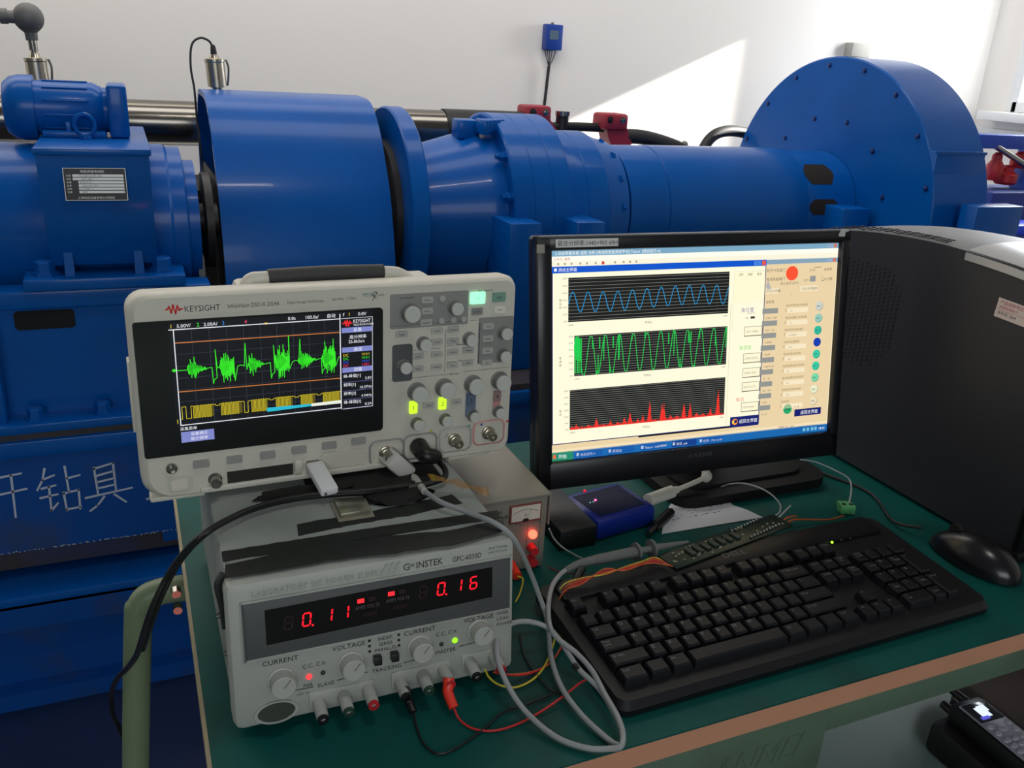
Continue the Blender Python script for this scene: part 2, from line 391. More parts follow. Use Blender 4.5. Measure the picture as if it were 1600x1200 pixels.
# shaft coupling block to the right of the motor, then guard
t = thing('belt_guard', (.35, 2.1, .60), 'tall arched blue sheet metal guard, right of the drive motor', 'guard')
gp = [(1.872, .60), (1.876, .72), (1.885, .84), (1.905, .92), (1.935, 1.00), (1.975, 1.065), (2.02, 1.125), (2.07, 1.168), (2.12, 1.190), (2.20, 1.196), (2.30, 1.19), (2.36, 1.13), (2.40, 1.0), (2.42, .6)]
gp2 = spline([(0, y, z) for y, z in gp], 5); gp2 = [(v.y, v.z) for v in gp2]
inner = [(1.885 + (y - 1.872) * .965, .60 + (z - .60) * .98) for y, z in gp2]
b = MB()
n = len(gp2); X0, X1 = .172, .545
vs = [(X0, y, z) for y, z in gp2] + [(X1, y, z) for y, z in gp2] + [(X0, y, z) for y, z in inner] + [(X1, y, z) for y, z in inner]
fs = []
for i in range(n - 1):
    fs += [(i, i + 1, n + i + 1, n + i), (2 * n + i, 3 * n + i, 3 * n + i + 1, 2 * n + i + 1), (i, 2 * n + i, 2 * n + i + 1, i + 1), (n + i, n + i + 1, 3 * n + i + 1, 3 * n + i)]
fs += [(0, n, 3 * n, 2 * n), (n - 1, 3 * n - 1, 4 * n - 1, 2 * n - 1)]
b.add(vs, fs); b.build('cover', BLUE, t)
b = MB(); b.box2((X0 + .006, 1.98, .60), (X0 + .01, 2.36, 1.02)); b.build('inner_panel', DARK, t)
b = MB(); b.box2((X1 - .012, 1.98, .6), (X1 - .008, 2.36, 1.04)); b.build('inner_panel', DARK, t)
b = MB(); b.box2((.135, 2.0, .60), (.165, 2.25, 1.0)); tag(b.build('bearing_pillar', DARK), 'dark steel pillar in the gap between drive motor and arched guard', 'pillar')
b = MB(); b.box2((.118, 1.86, .60), (.13, 1.90, .885)); tag(b.build('steel_bar', mat('grey_bar', (120, 120, 118), .6)), 'upright grey steel bar below the motor shaft', 'bar')

# flange + cone + gearbox
t = thing('gearbox', (.9, 2.1, .60), 'blue bell-shaped planetary gearbox with bolted flanges, behind the monitor', 'gearbox')
b = MB(); b.lathe([(.10, 0), (.16, 0), (.175, .015), (.175, .03), (.10, .035)], FX(.545), None, 64); b.build('inner_ring', DARK, t)
b = MB(); b.lathe([(.14, 0), (.248, 0), (.252, .004), (.252, .038), (.248, .042), (.14, .042)], FX(.575), None, 96); b.build('coupling_flange', BLUE, t)
b = MB(); b.lathe([(.155, 0), (.158, .02), (.20, .17), (.205, .19), (.205, .22)], FX(.615), None, 96); b.build('bell_housing', BLUE, t)
gear_case = None
b = MB(); b.lathe([(.19, 0), (.240, 0), (.245, .004), (.245, .05), (.2435, .052), (.245, .054), (.245, .10), (.2435, .102), (.245, .104), (.245, .150), (.20, .154)], FX(.825), None, 128); gear_case = b.build('ring_gear_case', BLUE, t)
for i in range(14):
    a = 2 * PI * (i + .3) / 14; q = MB(); yy, zz = YC + .226 * math.cos(a), ZC + .226 * math.sin(a)
    hexbolt(q, (.825, yy, zz), (-1, 0, 0), .011, .014); q.cyl((.80, yy, zz), (.811, yy, zz), .006, None, None, 8); q.build('flange_bolt', BLUE, gear_case)
b = MB(); b.lathe([(.19, 0), (.205, .0), (.207, .004), (.207, .06), (.2055, .062), (.207, .064), (.207, .12), (.20, .125), (.19, .165), (.185, .19), (.17, .20)], FX(.98), None, 96); out_case = b.build('output_case', BLUE, t)
b = MB()
for i in range(16):
    a = 2 * PI * (i + .5) / 16; hexbolt(b, (1.148, YC + .185 * math.cos(a), ZC + .185 * math.sin(a)), (1, .0, 0), .009, .008)
b.build('cap_screws', BLUE, out_case)
b = MB(); b.box2((.745, 2.04, 1.115), (.80, 2.10, 1.16), None, .006)
for i in range(5): b.box2((.79 + .012 * i - .005, 1.98 + i * .01, 1.13 + i * .004), (.80 + .014 * i, 2.04, 1.165), None, .004)
b.build('lug', BLUE, t)
for x0, x1 in ((.785, .865), (.955, 1.03)):
    b = MB(); b.box2((x0, 1.79, .60), (x1, 1.93, .955), None, .004); b.build('foot', BLUE, t)

# pipe section
t = thing('torque_tube', (1.4, 2.1, .60), 'smooth blue horizontal tube with dark gaps at its right collar, running into the round housing', 'tube')
b = MB(); b.lathe([(.12, 0), (.173, 0), (.173, .118), (.171, .120), (.174, .122), (.174, .58), (.171, .583)], FX(1.183), None, 96); b.build('tube_wall', BLUE, t)
b = MB()
b.lathe([(.15, 0), (.163, 0), (.166, .008), (.166, .198)], FX(1.745), None, 96, False)
b.build('end_collar', BLUE, t)
for a0, a1 in ((212, 236), (182, 197)):
    q = MB(); pts = []
    for ring, xx in ((0, 1.79), (1, 1.86)):
        for i in range(9):
            a = R(a0 + (a1 - a0) * i / 8); bul = math.sin(PI * i / 8) * .018
            pts.append((xx + (bul if ring else -bul), YC + .1672 * math.cos(a), ZC + .1672 * math.sin(-a) * 1))
    q.add(pts, [(i, i + 1, i + 10, i + 9) for i in range(8)]); q.build('access_opening', mat('opening_dark', (34, 26, 20), .8), t)
b = MB(); b.box2((1.83, 1.86, .60), (1.93, 1.96, .965), None, .005); b.build('support_block', BLUE, t)
b = MB(); b.box2((1.25, 1.98, .60), (1.28, 2.22, .79)); b.build('cradle', BLUE, t)

# big round housing
t = thing('round_housing', (2.1, 2.1, .60), 'largest blue drum-shaped housing with ring of small bolts, right of the tube', 'housing')
b = MB(); b.lathe([(.05, 0), (.432, 0), (.436, .004), (.436, .10), (.436, .20), (.430, .205), (.05, .205)], FX(1.945), None, 160)
drum = b.build('drum', BLUE, t)
b = MB(); b.box2((1.955, 1.80, .012), (2.145, 2.40, .52)); b.build('pedestal', BLUE2, t)
b = MB(); b.lathe([(.05, 0), (.430, 0), (.432, .003), (.432, .05), (.05, .05)], FX(2.16, 2.19, .935), None, 128); b.build('rear_rim', BLUE, t)
for n_, rr, ph in ((18, .412, .2), (12, .265, .5)):
    for i in range(n_):
        a = 2 * PI * (i + ph) / n_
        if math.sin(a) < -.45: continue
        q = MB(); hexbolt(q, (1.945, YC + rr * math.cos(a), ZC + rr * math.sin(a)), (-1, 0, 0), .0062, .005); q.build('housing_bolt', mat('bolt_dark_blue', (10, 44, 110), .4), drum)
b = MB(); b.box2((1.947, 1.692, .012), (2.125, 1.77, 1.140), None, .003); b.box2((1.947, 1.689, 1.134), (2.125, 1.70, 1.141)); b.build('side_cover', BLUE, t)
b = MB(); b.box2((1.985, 1.680, .60), (2.0, 1.692, 1.0), None); b.build('slot_cover', DARK, t)
b = MB(); b.box2((2.01, 1.585, .012), (2.18, 1.638, 1.014), None, .002)
tag(b.build('control_box', BLUE), 'upright square blue box with a brightly lit top, in front of the round housing', 'box')

# polished hydraulic ram behind
t = thing('hydraulic_ram', (.4, 2.5, 1.05), 'long polished black and steel ram behind the arched guard', 'hydraulic cylinder')
b = MB(); b.cyl((-.6, 2.5, 1.098), (.86, 2.5, 1.098), .056, None, None, 48); b.build('rod', mat('polished_black_ram', (120, 116, 110), .2, .95, var=.05), t)
b = MB(); b.cyl((.86, 2.5, 1.10), (1.17, 2.5, 1.10), .058, None, None, 48); b.build('barrel', DARK, t)
b = MB(); b.box2((-.5, 2.4, .6), (-.45, 2.6, 1.06)); b.box2((1.0, 2.4, .6), (1.05, 2.55, 1.06)); b.build('ram_support', DARK, t)
b = MB(); b.cyl((.56, 2.42, 1.16), (.575, 2.42, 1.175), .01, None, None, 12); b.cyl((.54, 2.42, 1.10), (.56, 2.42, 1.17), .006, None, None, 8); tag(b.build('grease_nipple', BRASS), 'tiny brass fitting behind the right edge of the arched guard', 'fitting')
RED = mat('red_cast_paint', (150, 34, 52), .5, var=.15, scale=20)
def clampr(x0, x1, z0, z1, label, tail):
    t = thing('pipe_clamp', ((x0 + x1) / 2, 2.5, z0), label, 'clamp', 'red pipe clamps')
    b = MB(); b.box2((x0, 2.46, z1 - .05), (x1, 2.54, z1), None, .01)
    b.prism([(x0 + .015, z1 - .04), (x1, z1 - .04), (x1 + .015 + tail, z1 - .09), (x1 + tail, z0), (x0 + .045, z0), (x0 + .03, z1 - .08)], Matrix(((1, 0, 0, 0), (0, 0, 1, 2.47), (0, 1, 0, 0), (0, 0, 0, 1))), .06); b.build('body', RED, t)
    for k in (.25, .75):
        q = MB(); hexbolt(q, (x0 + (x1 - x0) * k, 2.46, z1 - .018), (0, -1, 0), .008, .006); q.build('bolt', DARK if k < .5 else STEEL, t)
clampr(1.11, 1.195, 1.10, 1.178, 'red clamp directly under the blue wall box, on the black ram', .03)
clampr(1.375, 1.465, 1.06, 1.163, 'red clamp beside the bright sun patch, where the black hose begins', .01)
b = MB(); b.cyl((1.25, 2.5, 1.08), (1.25, 2.5, 1.15), .02, None, DARK, 20); b.cyl((1.25, 2.5, 1.15), (1.25, 2.5, 1.163), .023, None, STEEL, 20); tag(b.build('pipe_plug', DARK), 'short black fitting with a bright cap between the two red clamps', 'fitting')
HOSE = mat('black_rubber_hose', (30, 31, 32), .55, var=.1)
b = MB(); b.tube([(1.20, 2.5, 1.115), (1.3, 2.5, 1.118), (1.40, 2.5, 1.117)], .014, None, 14, 3); tag(b.build('steel_line', DARK), 'thin dark pipe joining the two red clamps', 'pipe')
b = MB(); b.tube([(1.44, 2.5, 1.092), (1.54, 2.48, 1.092), (1.65, 2.45, 1.066), (1.72, 2.43, 1.03)], lambda t: .024 - .004 * t, None, 16, 8); tag(b.build('hydraulic_hose', HOSE), 'thick black hose sloping down behind the blue tube from the right red clamp', 'hose')
b = MB(); b.tube([(1.78, 2.56, .90), (1.81, 2.56, 1.0), (1.86, 2.57, 1.085), (1.94, 2.58, 1.113), (2.08, 2.60, 1.10)], .019, None, 16, 8); tag(b.build('hydraulic_hose', HOSE), 'black hose arching against the sunlit wall, left of the round housing', 'hose')
b = MB(); b.sphere((1.71, 2.5, 1.07), .013, None, 16); b.cyl((1.71, 2.5, .60), (1.71, 2.5, 1.07), .008); tag(b.build('ball_fitting', mat('knob_grey', (110, 110, 100), .5)), 'tiny grey round ball fitting above the blue tube in the sun patch', 'knob')

# sensors
def sensor(x, y, z0, tilt, label, ball):
    M = Matrix.Translation((x, y, z0)) @ Matrix.Rotation(R(tilt), 4, 'Y')
    t = thing('pressure_transmitter', M, label, 'sensor', 'pressure transmitters')
    b = MB(M); b.lathe([(.010, -.03), (.010, 0), (.0145, .002), (.0145, .004), (.022, .006), (.022, .060), (.0235, .062), (.0235, .068), (.012, .070), (.009, .078)], None, None, 28); b.build('body', BRASS, t)
    b = MB(M); b.tube([(.024, 0, .008), (.028, -.002, .03), (.030, -.002, .05), (.026, 0, .066)], .0025, None, 8, 4); b.build('vent_tube', STEEL, t)
    if ball:
        b = MB(M); b.lathe([(.007, .076), (.007, .082), (.009, .084), (.009, .104), (.007, .106)], None, None, 16); b.build('stem', STEEL, t)
        b = MB(M); b.lathe([(.012, .104), (.013, .12), (.022, .128)], None, None, 20); b.sphere((0, 0, .150), .031, None, 28, (1, .8, 1)); b.cyl((-.02, 0, .15), (-.045, 0, .152), .013); b.cyl((-.04, 0, .152), (-.055, 0, .152), .016)
        b.build('terminal_head', mat('grey_cast_housing', (98, 98, 98), .55, .3, var=.2), t)
        b = MB(M); b.cyl((-.05, 0, .152), (-.30, 0, .158), .009); b.build('cable', HOSE, t)
    else:
        b = MB(M); b.lathe([(.008, .07), (.007, .085), (.006, .095), (.003, .100)], None, None, 14); b.build('cable_gland', DARK, t)
        b = MB(M); b.tube([(0, 0, .092), (-.008, 0, .108), (-.028, -.003, .114), (-.048, -.005, .098), (-.056, -.008, .05), (-.054, -.01, .0), (-.056, -.01, -.06), (-.056, -.01, -.16), (-.054, .05, -.2)], .0026, None, 8, 6); b.build('cable', HOSE, t)
sensor(-.163, 2.3, 1.178, -2, 'nickel pressure transmitter with a round grey head, behind the small blue motor', True)
sensor(.218, 2.3, 1.196, -3, 'nickel pressure transmitter with a looping thin cable, above the arched blue guard', False)

# wall box + its cables
t = thing('wall_gauge_box', (1.426, 2.985, 1.343), 'small blue box with a grey display and thin wires, high on the white wall', 'instrument box')
b = MB(); b.box2((1.396, 2.965, 1.343), (1.462, 3.0, 1.428), None, .004); b.build('case', mat('box_blue', (18, 62, 150), .4), t)
b = MB(); b.box2((1.410, 2.9642, 1.378), (1.444, 2.967, 1.408)); b.build('display', mat('lcd_grey', (90, 112, 130), .3), t)
b = MB(); b.box2((1.422, 2.98, 1.428), (1.43, 2.99, 1.434)); b.build('hook', STEEL, t)
for x in (1.400, 1.41, 1.42, 1.43, 1.445):
    b = MB(); b.tube([(x, 2.98, 1.345), (x + (1.424 - x) * .35, 2.98, 1.32), (1.424, 2.985, 1.285)], .0014, None, 6, 5); b.build('wire', HOSE, t)
b = MB(); b.tube([(1.424, 2.985, 1.29), (1.420, 2.985, 1.22), (1.414, 2.985, 1.10), (1.41, 2.985, .9)], .0055, None, 10, 5); b.build('cable_bundle', HOSE, t)
b = MB(); b.box2((2.785, 2.955, 1.395), (2.885, 3.0, 1.449), None, .003); b.box2((2.80, 2.98, .9), (2.87, 3.0, 1.395)); tag(b.build('junction_box', mat('putty_grey', (168, 166, 158), .6)), 'small pale grey junction box on the wall above the round housing', 'box')

# far right: blue frame with red valves
t = thing('valve_stand', (3.1, 2.3, .0), 'blue frame holding red valves under the window, at the right edge', 'stand')
b = MB(); b.box2((2.80, 2.27, 1.10), (3.5, 2.33, 1.148), None, .003); b.box2((3.09, 2.27, .5), (3.16, 2.33, 1.1)); b.build('frame', mat('blue_frame', (22, 70, 170), .4), t)
b = MB(); b.cyl((2.9, 2.28, 1.11), (3.25, 2.26, .975), .011); b.build('strut', STEEL, t)
for x, z, r_, h in ((2.95, .985, .03, .09), (3.02, .97, .04, .06), (3.07, 1.03, .03, .05), (3.14, .96, .045, .08)):
    b = MB(); b.lathe([(r_ * .8, 0), (r_, .01), (r_, h * .6), (r_ * .6, h * .8), (r_ * .6, h), (r_ * .3, h + .01)], Matrix.Translation((x, 2.3, z)), None, 24); b.build('red_valve', mat('valve_red', (170, 28, 34), .45), t)
b = MB(); b.box2((2.85, 2.2, .0), (3.3, 2.4, .955), None, .01); b.build('manifold', mat('blue_dark', (22, 50, 120), .5), t)
b = MB(); b.box2((2.72, 2.0, .84), (3.1, 2.1, .875), None, .008); b.box2((2.70, 2.0, .74), (3.2, 2.1, .78), None, .008); b.box2((2.9, 2.02, .0), (2.98, 2.08, .86)); tag(b.build('blue_crate', mat('bright_blue_plastic', (20, 70, 235), .4)), 'bright blue plastic rack at the right edge beside the square box', 'rack')
# pixel -> point on a plane of the place (height z or depth y)
CAMP = Vector((0, 0, 1.30))
def ray(px, py): return (cr * (px - 800) - cu * (py - 600) - cb * 1349.0)
def at(px, py, z):
    r = ray(px, py); return CAMP + r * ((z - 1.30) / r.z)
def atY(px, py, y):
    r = ray(px, py); return CAMP + r * (y / r.y)

# ---------------------------------------------------------------- workbench
M_top = mat('dark_green_laminate', (6, 80, 75), .5, spec=.2, var=.1, scale=40, dirt=(24, 40, 38), dirt_scale=9, dirt_amt=.5)
M_edge = mat('tan_wood_edge', (206, 148, 118), .6, var=.08, scale=20)
M_gsteel = mat('grey_green_steel', (88, 112, 94), .5, var=.1, scale=10, dirt=(64, 74, 68))
t = thing('workbench', (.9, .8, 0), 'workbench with dark green top, tan edge strip and grey green steel frame', 'workbench')
b = MB(); b.box2((.022, .492, .7225), (1.9, 1.10, .748), M_edge); b.build('edge_strip', M_edge, t)
b = MB(); b.box2((.0165, .490, .728), (.0198, 1.102, .7502)); b.build('side_edging', mat('pale_edging', (150, 140, 112), .6), t)
b = MB(); b.box2((.02, .490, .748), (1.9, 1.102, .75)); b.build('top', M_top, t)
b = MB(); b.box2((.30, .497, .686), (1.9, .53, .7215), None, .002); b.box2((.30, .494, .642), (.592, .54, .7215), None, .003)
b.box2((.06, 1.02, .66), (1.9, 1.05, .72)); b.box2((.06, .55, .66), (.09, 1.05, .72)); b.build('apron', M_gsteel, t)
for x, y in ((.55, .51), (1.7, .51), (1.7, 1.0)):
    b = MB(); b.box2((x, y, 0), (x + .04, y + .04, .70), None, .003); b.build('leg', M_gsteel, t)
b = MB(); b.box2((.1, .50, .31), (1.8, 1.02, .33), None, .002); b.build('lower_shelf', mat('shelf_grey', (104, 126, 122), .5, var=.1, scale=6), t)
b = MB(); F = FY(.452, .4938, .668) @ Matrix.Rotation(R(2), 4, 'Z'); b.text('ANMEI', F, .040, None, depth=.0006, squash=.9, shear=.35); b.build('embossed_mark', M_gsteel, t)
b = MB(); b.tube([(.10, .93, .702), (.03, .93, .702), (-.012, .93, .702), (-.030, .93, .690), (-.036, .93, .66), (-.058, .93, .44), (-.095, .93, .02)], .0155, None, 20, 8); b.build('bent_tube_leg', mat('olive_green_tube', (118, 134, 104), .45, var=.08), t)
for z in (.705, .683):
    b = MB(); b.cyl((.008, .917, z + .004), (.008, .908, z + .004), .006, .005, None, 12); b.build('tube_bolt', STEEL, t)
b = MB(); b.box2((.42, .52, .59), (.54, .60, .635), None, .004); tag(b.build('drawer_latch_box', mat('pale_grey', (190, 190, 186), .5)), 'pale box tucked under the workbench apron at the bottom of the picture', 'box')

# ---------------------------------------------------------------- handheld radio on the shelf
t = thing('radio_case', (1.10, .62, .33), 'black leather case the handheld radio rests on', 'case')
b = MB(); b.box2((1.060, .45, .3302), (1.165, .705, .385), None, .01); b.build('case_body', mat('black_leather', (16, 16, 18), .5, bump=.3), t)
MR_ = Matrix.Translation((1.112, .695, .386)) @ Matrix.Rotation(R(-2), 4, 'Z')   # local y: towards camera is negative
t = thing('handheld_radio', MR_, 'black two-way radio with lit screen and silver keypad, lying below the bench edge', 'radio')
M_rb = mat('radio_black', (18, 18, 20), .4)
b = MB(MR_); b.box2((-.031, -.25, .0), (.031, 0, .034), None, .007); b.build('body', M_rb, t)
b = MB(MR_); b.box2((-.026, -.245, .033), (.026, -.012, .0362), None, .003); fpl = b.build('front_plate', mat('radio_silver', (190, 196, 210), .35, .2), t)
b = MB(MR_); b.box2((-.024, -.052, .0355), (.024, -.014, .0368), mat('radio_glass', (60, 66, 72), .15), .003)
b.box2((-.010, -.044, .0367), (.008, -.024, .0370), glow((225, 238, 255), 1.1)); b.box2((-.004, -.034, .0370), (.012, -.022, .0372), glow((225, 238, 255), 1.1)); b.box2((-.016, -.048, .0369), (.0, -.042, .0371), glow((90, 90, 220), .9)); b.build('screen', None, t)
for x, y, w, h in [(0, -.068, .016, .012), (-.018, -.062, .010, .008), (.018, -.062, .010, .008), (-.018, -.076, .010, .008), (.018, -.076, .010, .008)] + [((i - 1) * .016, -.090 - j * .011, .0125, .0075) for j in range(4) for i in range(3)]:
    q = MB(MR_); q.lathe([(.5, 0), (.5, .8), (.42, 1)], Matrix.Translation((x, y, .0362)) @ Matrix.Diagonal((w, h, .0018, 1)), None, 16); q.build('key', mat('radio_key', (205, 210, 222), .35, .2), t)
for k in range(5):
    q = MB(MR_); q.box2((-.019, -.147 - k * .007, .0362), (.019, -.144 - k * .007, .0368)); q.build('speaker_slot', mat('slot_black', (10, 10, 14), .7), t)
for x, h in ((-.022, .016), (-.004, .014)):
    q = MB(MR_); q.cyl((x, -.002, .016), (x, h, .016), .0075, .0068, None, 16); q.build('top_knob', M_rb, t)
q = MB(MR_); q.cyl((.020, -.002, .016), (.020, .10, .012), .007, .005, None, 16); q.build('antenna', M_rb, t)
b = MB(); b.box2((1.172, .50, .3302), (1.42, .76, .40), None, .012); tag(b.build('folded_bag', mat('brown_grey_cloth', (92, 84, 80), .8, bump=.3)), 'brownish grey bag lying right of the handheld radio', 'bag')
b = MB(); b.tube([(1.20, .79, .38), (1.27, .80, .41), (1.36, .80, .42), (1.5, .79, .42)], .03, None, 20, 6); tag(b.build('black_roll', mat('shiny_black_vinyl', (14, 14, 16), .2)), 'shiny black rolled item behind the grey bag, under the bench', 'roll')

# ---------------------------------------------------------------- laboratory power supply
PX, PY, PZ = .0405, .6079, .7594
PM = Matrix.Translation((PX, PY, PZ)) @ Matrix.Rotation(R(.2), 4, 'Z')
M_psu = mat('warm_grey_enamel', (150, 156, 152), .5, var=.03, bump=.12, scale=120, dirt=(110, 116, 112), dirt_scale=12, dirt_amt=.4)
M_psuf = mat('front_grey_plastic', (168, 172, 166), .45, var=.03, dirt=(130, 132, 126), dirt_scale=10, dirt_amt=.3)
t = psu = thing('bench_power_supply', PM, 'grey bench power supply with red digits 0.11 and 0.16, under the oscilloscope', 'power supply')
b = MB(PM); b.box2((.002, .03, .0), (.2535, .31, .1326), None, .008); b.build('case', M_psu, t)
PF = PM @ Matrix.Rotation(R(-7.02), 4, 'X') @ Matrix.Rotation(R(.35), 4, 'Y')
b = MB(PF); b.box2((0, 0, 0), (.2555, .032, .1350), None, .0075); b.build('front_bezel', M_psuf, t)
b = MB(PF); b.box2((.0115, -.0012, .0655), (.2500, .0, .1175), None, .0005); b.box2((.0115, -.0030, .0655), (.0130, 0, .1175)); wf = b.build('window_frame', mat('psu_window_grey', (82, 84, 85), .4), t)
b = MB(PF)
for x0, z0, x1, z1 in ((.0105, .117, .251, .1188), (.0105, .0645, .251, .066), (.2492, .0645, .251, .1188), (.0105, .0645, .0123, .1188)): b.box2((x0, -.0022, z0), (x1, .0, z1), None, .0004)
b.build('window_rim', M_psuf, wf)
QF = lambda x, z, y=0: PF @ FY(x, y, z)
M_dsp = mat('display_smoked_red', (14, 6, 8), .12, var=0); RED_ON = glow((255, 18, 40), 1.25); RED_OFF = mat('segment_off', (44, 14, 18), .4)
c = Canvas(QF(.0298, .1105, -.0013), 202, 34.5, .202, .0345)
c.layer(); c.poly([(0, 2), (0, 34), (202, 30), (202, 0)], M_dsp); c.layer()
SEG = {'0': 'abcdef', '1': 'bc', '6': 'acdefg', '8': 'abcdefg'}
def digit(u, v, ch, on, h=11.5, w=6.2, th=1.5, sl=.11):
    def q(a, bb): return (u + a + (h - bb) * sl, v + bb)
    S = {'a': [(0, 0), (w, 0)], 'b': [(w, 0), (w, h / 2)], 'c': [(w, h / 2), (w, h)], 'd': [(0, h), (w, h)], 'e': [(0, h / 2), (0, h)], 'f': [(0, 0), (0, h / 2)], 'g': [(0, h / 2), (w, h / 2)]}
    for k in SEG[ch]:
        (a, bb), (d, e) = S[k]; m_ = .9
        if a == d: bb += m_; e -= m_
        else: a += m_; d -= m_
        c.line([q(a, bb), q(d, e)], th, on)
for u, ch, on in ((15, '8', RED_OFF), (30, '0', RED_ON), (48, '1', RED_ON), (62, '1', RED_ON)): digit(u, 11.5, ch, on)
c.disc(38.5, 23.5, 1.0, RED_ON)
for u, ch, on in ((132, '8', RED_OFF), (149, '0', RED_ON), (165, '1', RED_ON), (180, '6', RED_ON)): digit(u, 6.5, ch, on)
c.disc(157.5, 18.5, 1.0, RED_ON)
for u, v in ((80, 9.5), (107, 8)):
    c.rect(u - 3, v - 2, u + 3, v + 2, glow((255, 40, 50), 1.4)); c.rect(u + 7, v - 2, u + 13, v + 2, RED_OFF)
    c.text('AMPS VOLTS', u - 5, v + 8, 5, mat('faint_print', (96, 84, 88), .6), squash=.75); c.text('8888', u + 1, v + 16, 6.5, RED_OFF)
c.build('display', t)
# printed lettering on the front
M_ink = mat('black_ink', (26, 27, 30), .6, var=0)
c = Canvas(QF(0, .146, -.0002), 255, 146, .255, .146)
def pt(s_, x, z, size, m=M_ink, al='LEFT', sq=1.): c.text(s_, x * 1000, (.146 - z) * 1000, size, m, al, sq)
c.layer()
pt('G', .1480, .1215, 9, sq=1.0); pt('W', .1540, .1235, 5, sq=.9); pt('INSTEK', .1598, .1215, 9, sq=.85); pt('GPC-6030D', .1935, .1215, 7, sq=.80)
pt('Dual Tracking', .2285, .1275, 3.2, mat('grey_ink', (96, 98, 98), .6)); pt('with 5V Fixed', .2285, .1235, 3.2, mat('grey_ink', (96, 98, 98), .6))
for s_, x, z in (('CURRENT', .0402, .0570), ('VOLTAGE', .0985, .0578), ('CURRENT', .1625, .0582), ('VOLTAGE', .2190, .0588)): pt(s_, x, z, 6.3, M_ink, 'CENTER', 1.05)
pt('C.C. C.V.', .0580, .0470, 5.4); pt('PAR.', .0580, .0290, 4.6); pt('SLAVE', .0700, .0262, 5.4); pt('C.C. C.V.', .1775, .0510, 5.4); pt('MASTER', .1770, .0330, 5.4)
for k, s_ in enumerate(('INDEP.', 'SERIES', 'PARALLEL')): pt(s_, .1310, .0588 - k * .0052, 4.6, M_ink, 'CENTER')
pt('TRACKING', .1180, .0285, 5.4)
for k, s_ in enumerate(('OVER', 'LOAD', 'POWER')): pt(s_, .2370, .0600 - k * .0056, 4.6)
for x0, z0, x1, z1 in ((.048, .0285, .066, .028), (.087, .029, .104, .0305), (.104, .0305, .114, .0308), (.147, .032, .164, .0325), (.168, .034, .174, .0343), (.200, .0365, .216, .037)):
    c.line([(x0 * 1000, 146 - z0 * 1000), (x1 * 1000, 146 - z1 * 1000)], .7, M_ink)
for k in range(3):
    for x in (.1165, .1430): c.rect(x * 1000 - 1.2, 146 - (.0608 - k * .0052) * 1000 - 1.2, x * 1000 + 1.2, 146 - (.0608 - k * .0052) * 1000 + 1.2, M_ink)
pt('+5V 3A', .052, .0225, 3.6, mat('grey_ink', (96, 98, 98), .6)); c.build('front_print', t)
b = MB(PF)
b.text('LABORATORY DC POWER SUPPLY', FY(.020, -.0002, .1215), .0078, M_psuf, depth=.0007, squash=.92); b.build('embossed_title', M_psuf, t)
for k in range(3):
    b = MB(PF); b.prism([(.1280 + k * .0055, .1205), (.1305 + k * .0055, .1205), (.1350 + k * .0055, .1305), (.1325 + k * .0055, .1305)], Matrix(((1, 0, 0, 0), (0, 0, -1, 0), (0, 1, 0, 0), (0, 0, 0, 1))), .0009); b.build('embossed_stripe', M_psuf, t)
M_knob = mat('knob_light_grey', (176, 178, 172), .5, var=.03)
def ridged(b, F, r, h, n, m, cap=None):
    prof = [(r * 1.12, 0), (r * 1.12, h * .12), (r, h * .16), (r * .96, h * .8)]
    vs = []; fs = []; N = n * 2
    for rr, z in prof:
        for i in range(N):
            a = 2 * PI * i / N; q = rr * (1 - (.035 if i % 2 else 0)); vs.append(F @ Vector((q * math.cos(a), q * math.sin(a), z)))
    for j in range(len(prof) - 1):
        for i in range(N): a_, b_ = j * N + i, j * N + (i + 1) % N; fs.append((a_, b_, b_ + N, a_ + N))
    b.add(vs, fs, m); b.lathe([(r * .95, h * .78), (r * .93, h * .96), (r * .86, h), (0.0001, h)], F, cap or m, 40, False)
for x, z, r_ in ((.0402, .0410, .0108), (.0993, .0430, .0105), (.1616, .0452, .0102), (.2190, .0492, .0100)):
    b = MB(); F = QF(x, z); ridged(b, F, r_, .014, 26, M_knob); k = b.build('control_knob', M_knob, t)
    b = MB(); b.box((r_ * .45, 0, .0142), (r_ * .8, .0008, .0006), None, 0, F @ Matrix.Rotation(R(50), 4, 'Z')); b.build('pointer_line', mat('knob_line_grey', (120, 122, 118), .6), k)  # pointer line in a darker grey than the knob
def led(x, z, on, r_=.0022, name='indicator_light', F=None):
    b = MB(); b.sphere((0, 0, 0), r_, None, 14, (1, 1, .8), M=(F or QF)(x, z)); b.build(name, on, t)
led(.0632, .0385, glow((255, 60, 60), 1.6), .0027); led(.0752, .0395, mat('led_off', (40, 44, 40), .3)); led(.1828, .0425, mat('led_off', (40, 44, 40), .3)); led(.1958, .0435, glow((150, 255, 30), 1.5), .0027)
for x in (.1225, .1380):
    b = MB(PF); b.box2((x - .0035, -.007, .0385), (x + .0035, 0, .0465), None, .0008); b.build('tracking_button', mat('button_black', (30, 31, 33), .4), t)
b = MB(PF); F = QF(.0346, .0125); S_ = Matrix.Diagonal((1.75, 1, 1, 1)); b.lathe([(.0105, 0), (.0105, .002), (.0090, .002), (.0088, .0005), (.0001, .0005)], FY(.0346, 0, .0125) @ S_, M_psuf, 36, False); rim = b.build('badge_rim', M_psuf, t)
b = MB(PF); b.lathe([(.0088, .0), (.0088, .0012), (.0001, .0012)], FY(.0346, 0, .0125) @ S_, None, 36, False); b.build('power_button', mat('badge_dark', (62, 68, 62), .5), rim)
JK = {'black': mat('jack_black', (18, 18, 20), .4), 'green': mat('jack_green', (40, 70, 55), .4), 'red': mat('jack_red', (190, 40, 48), .4)}
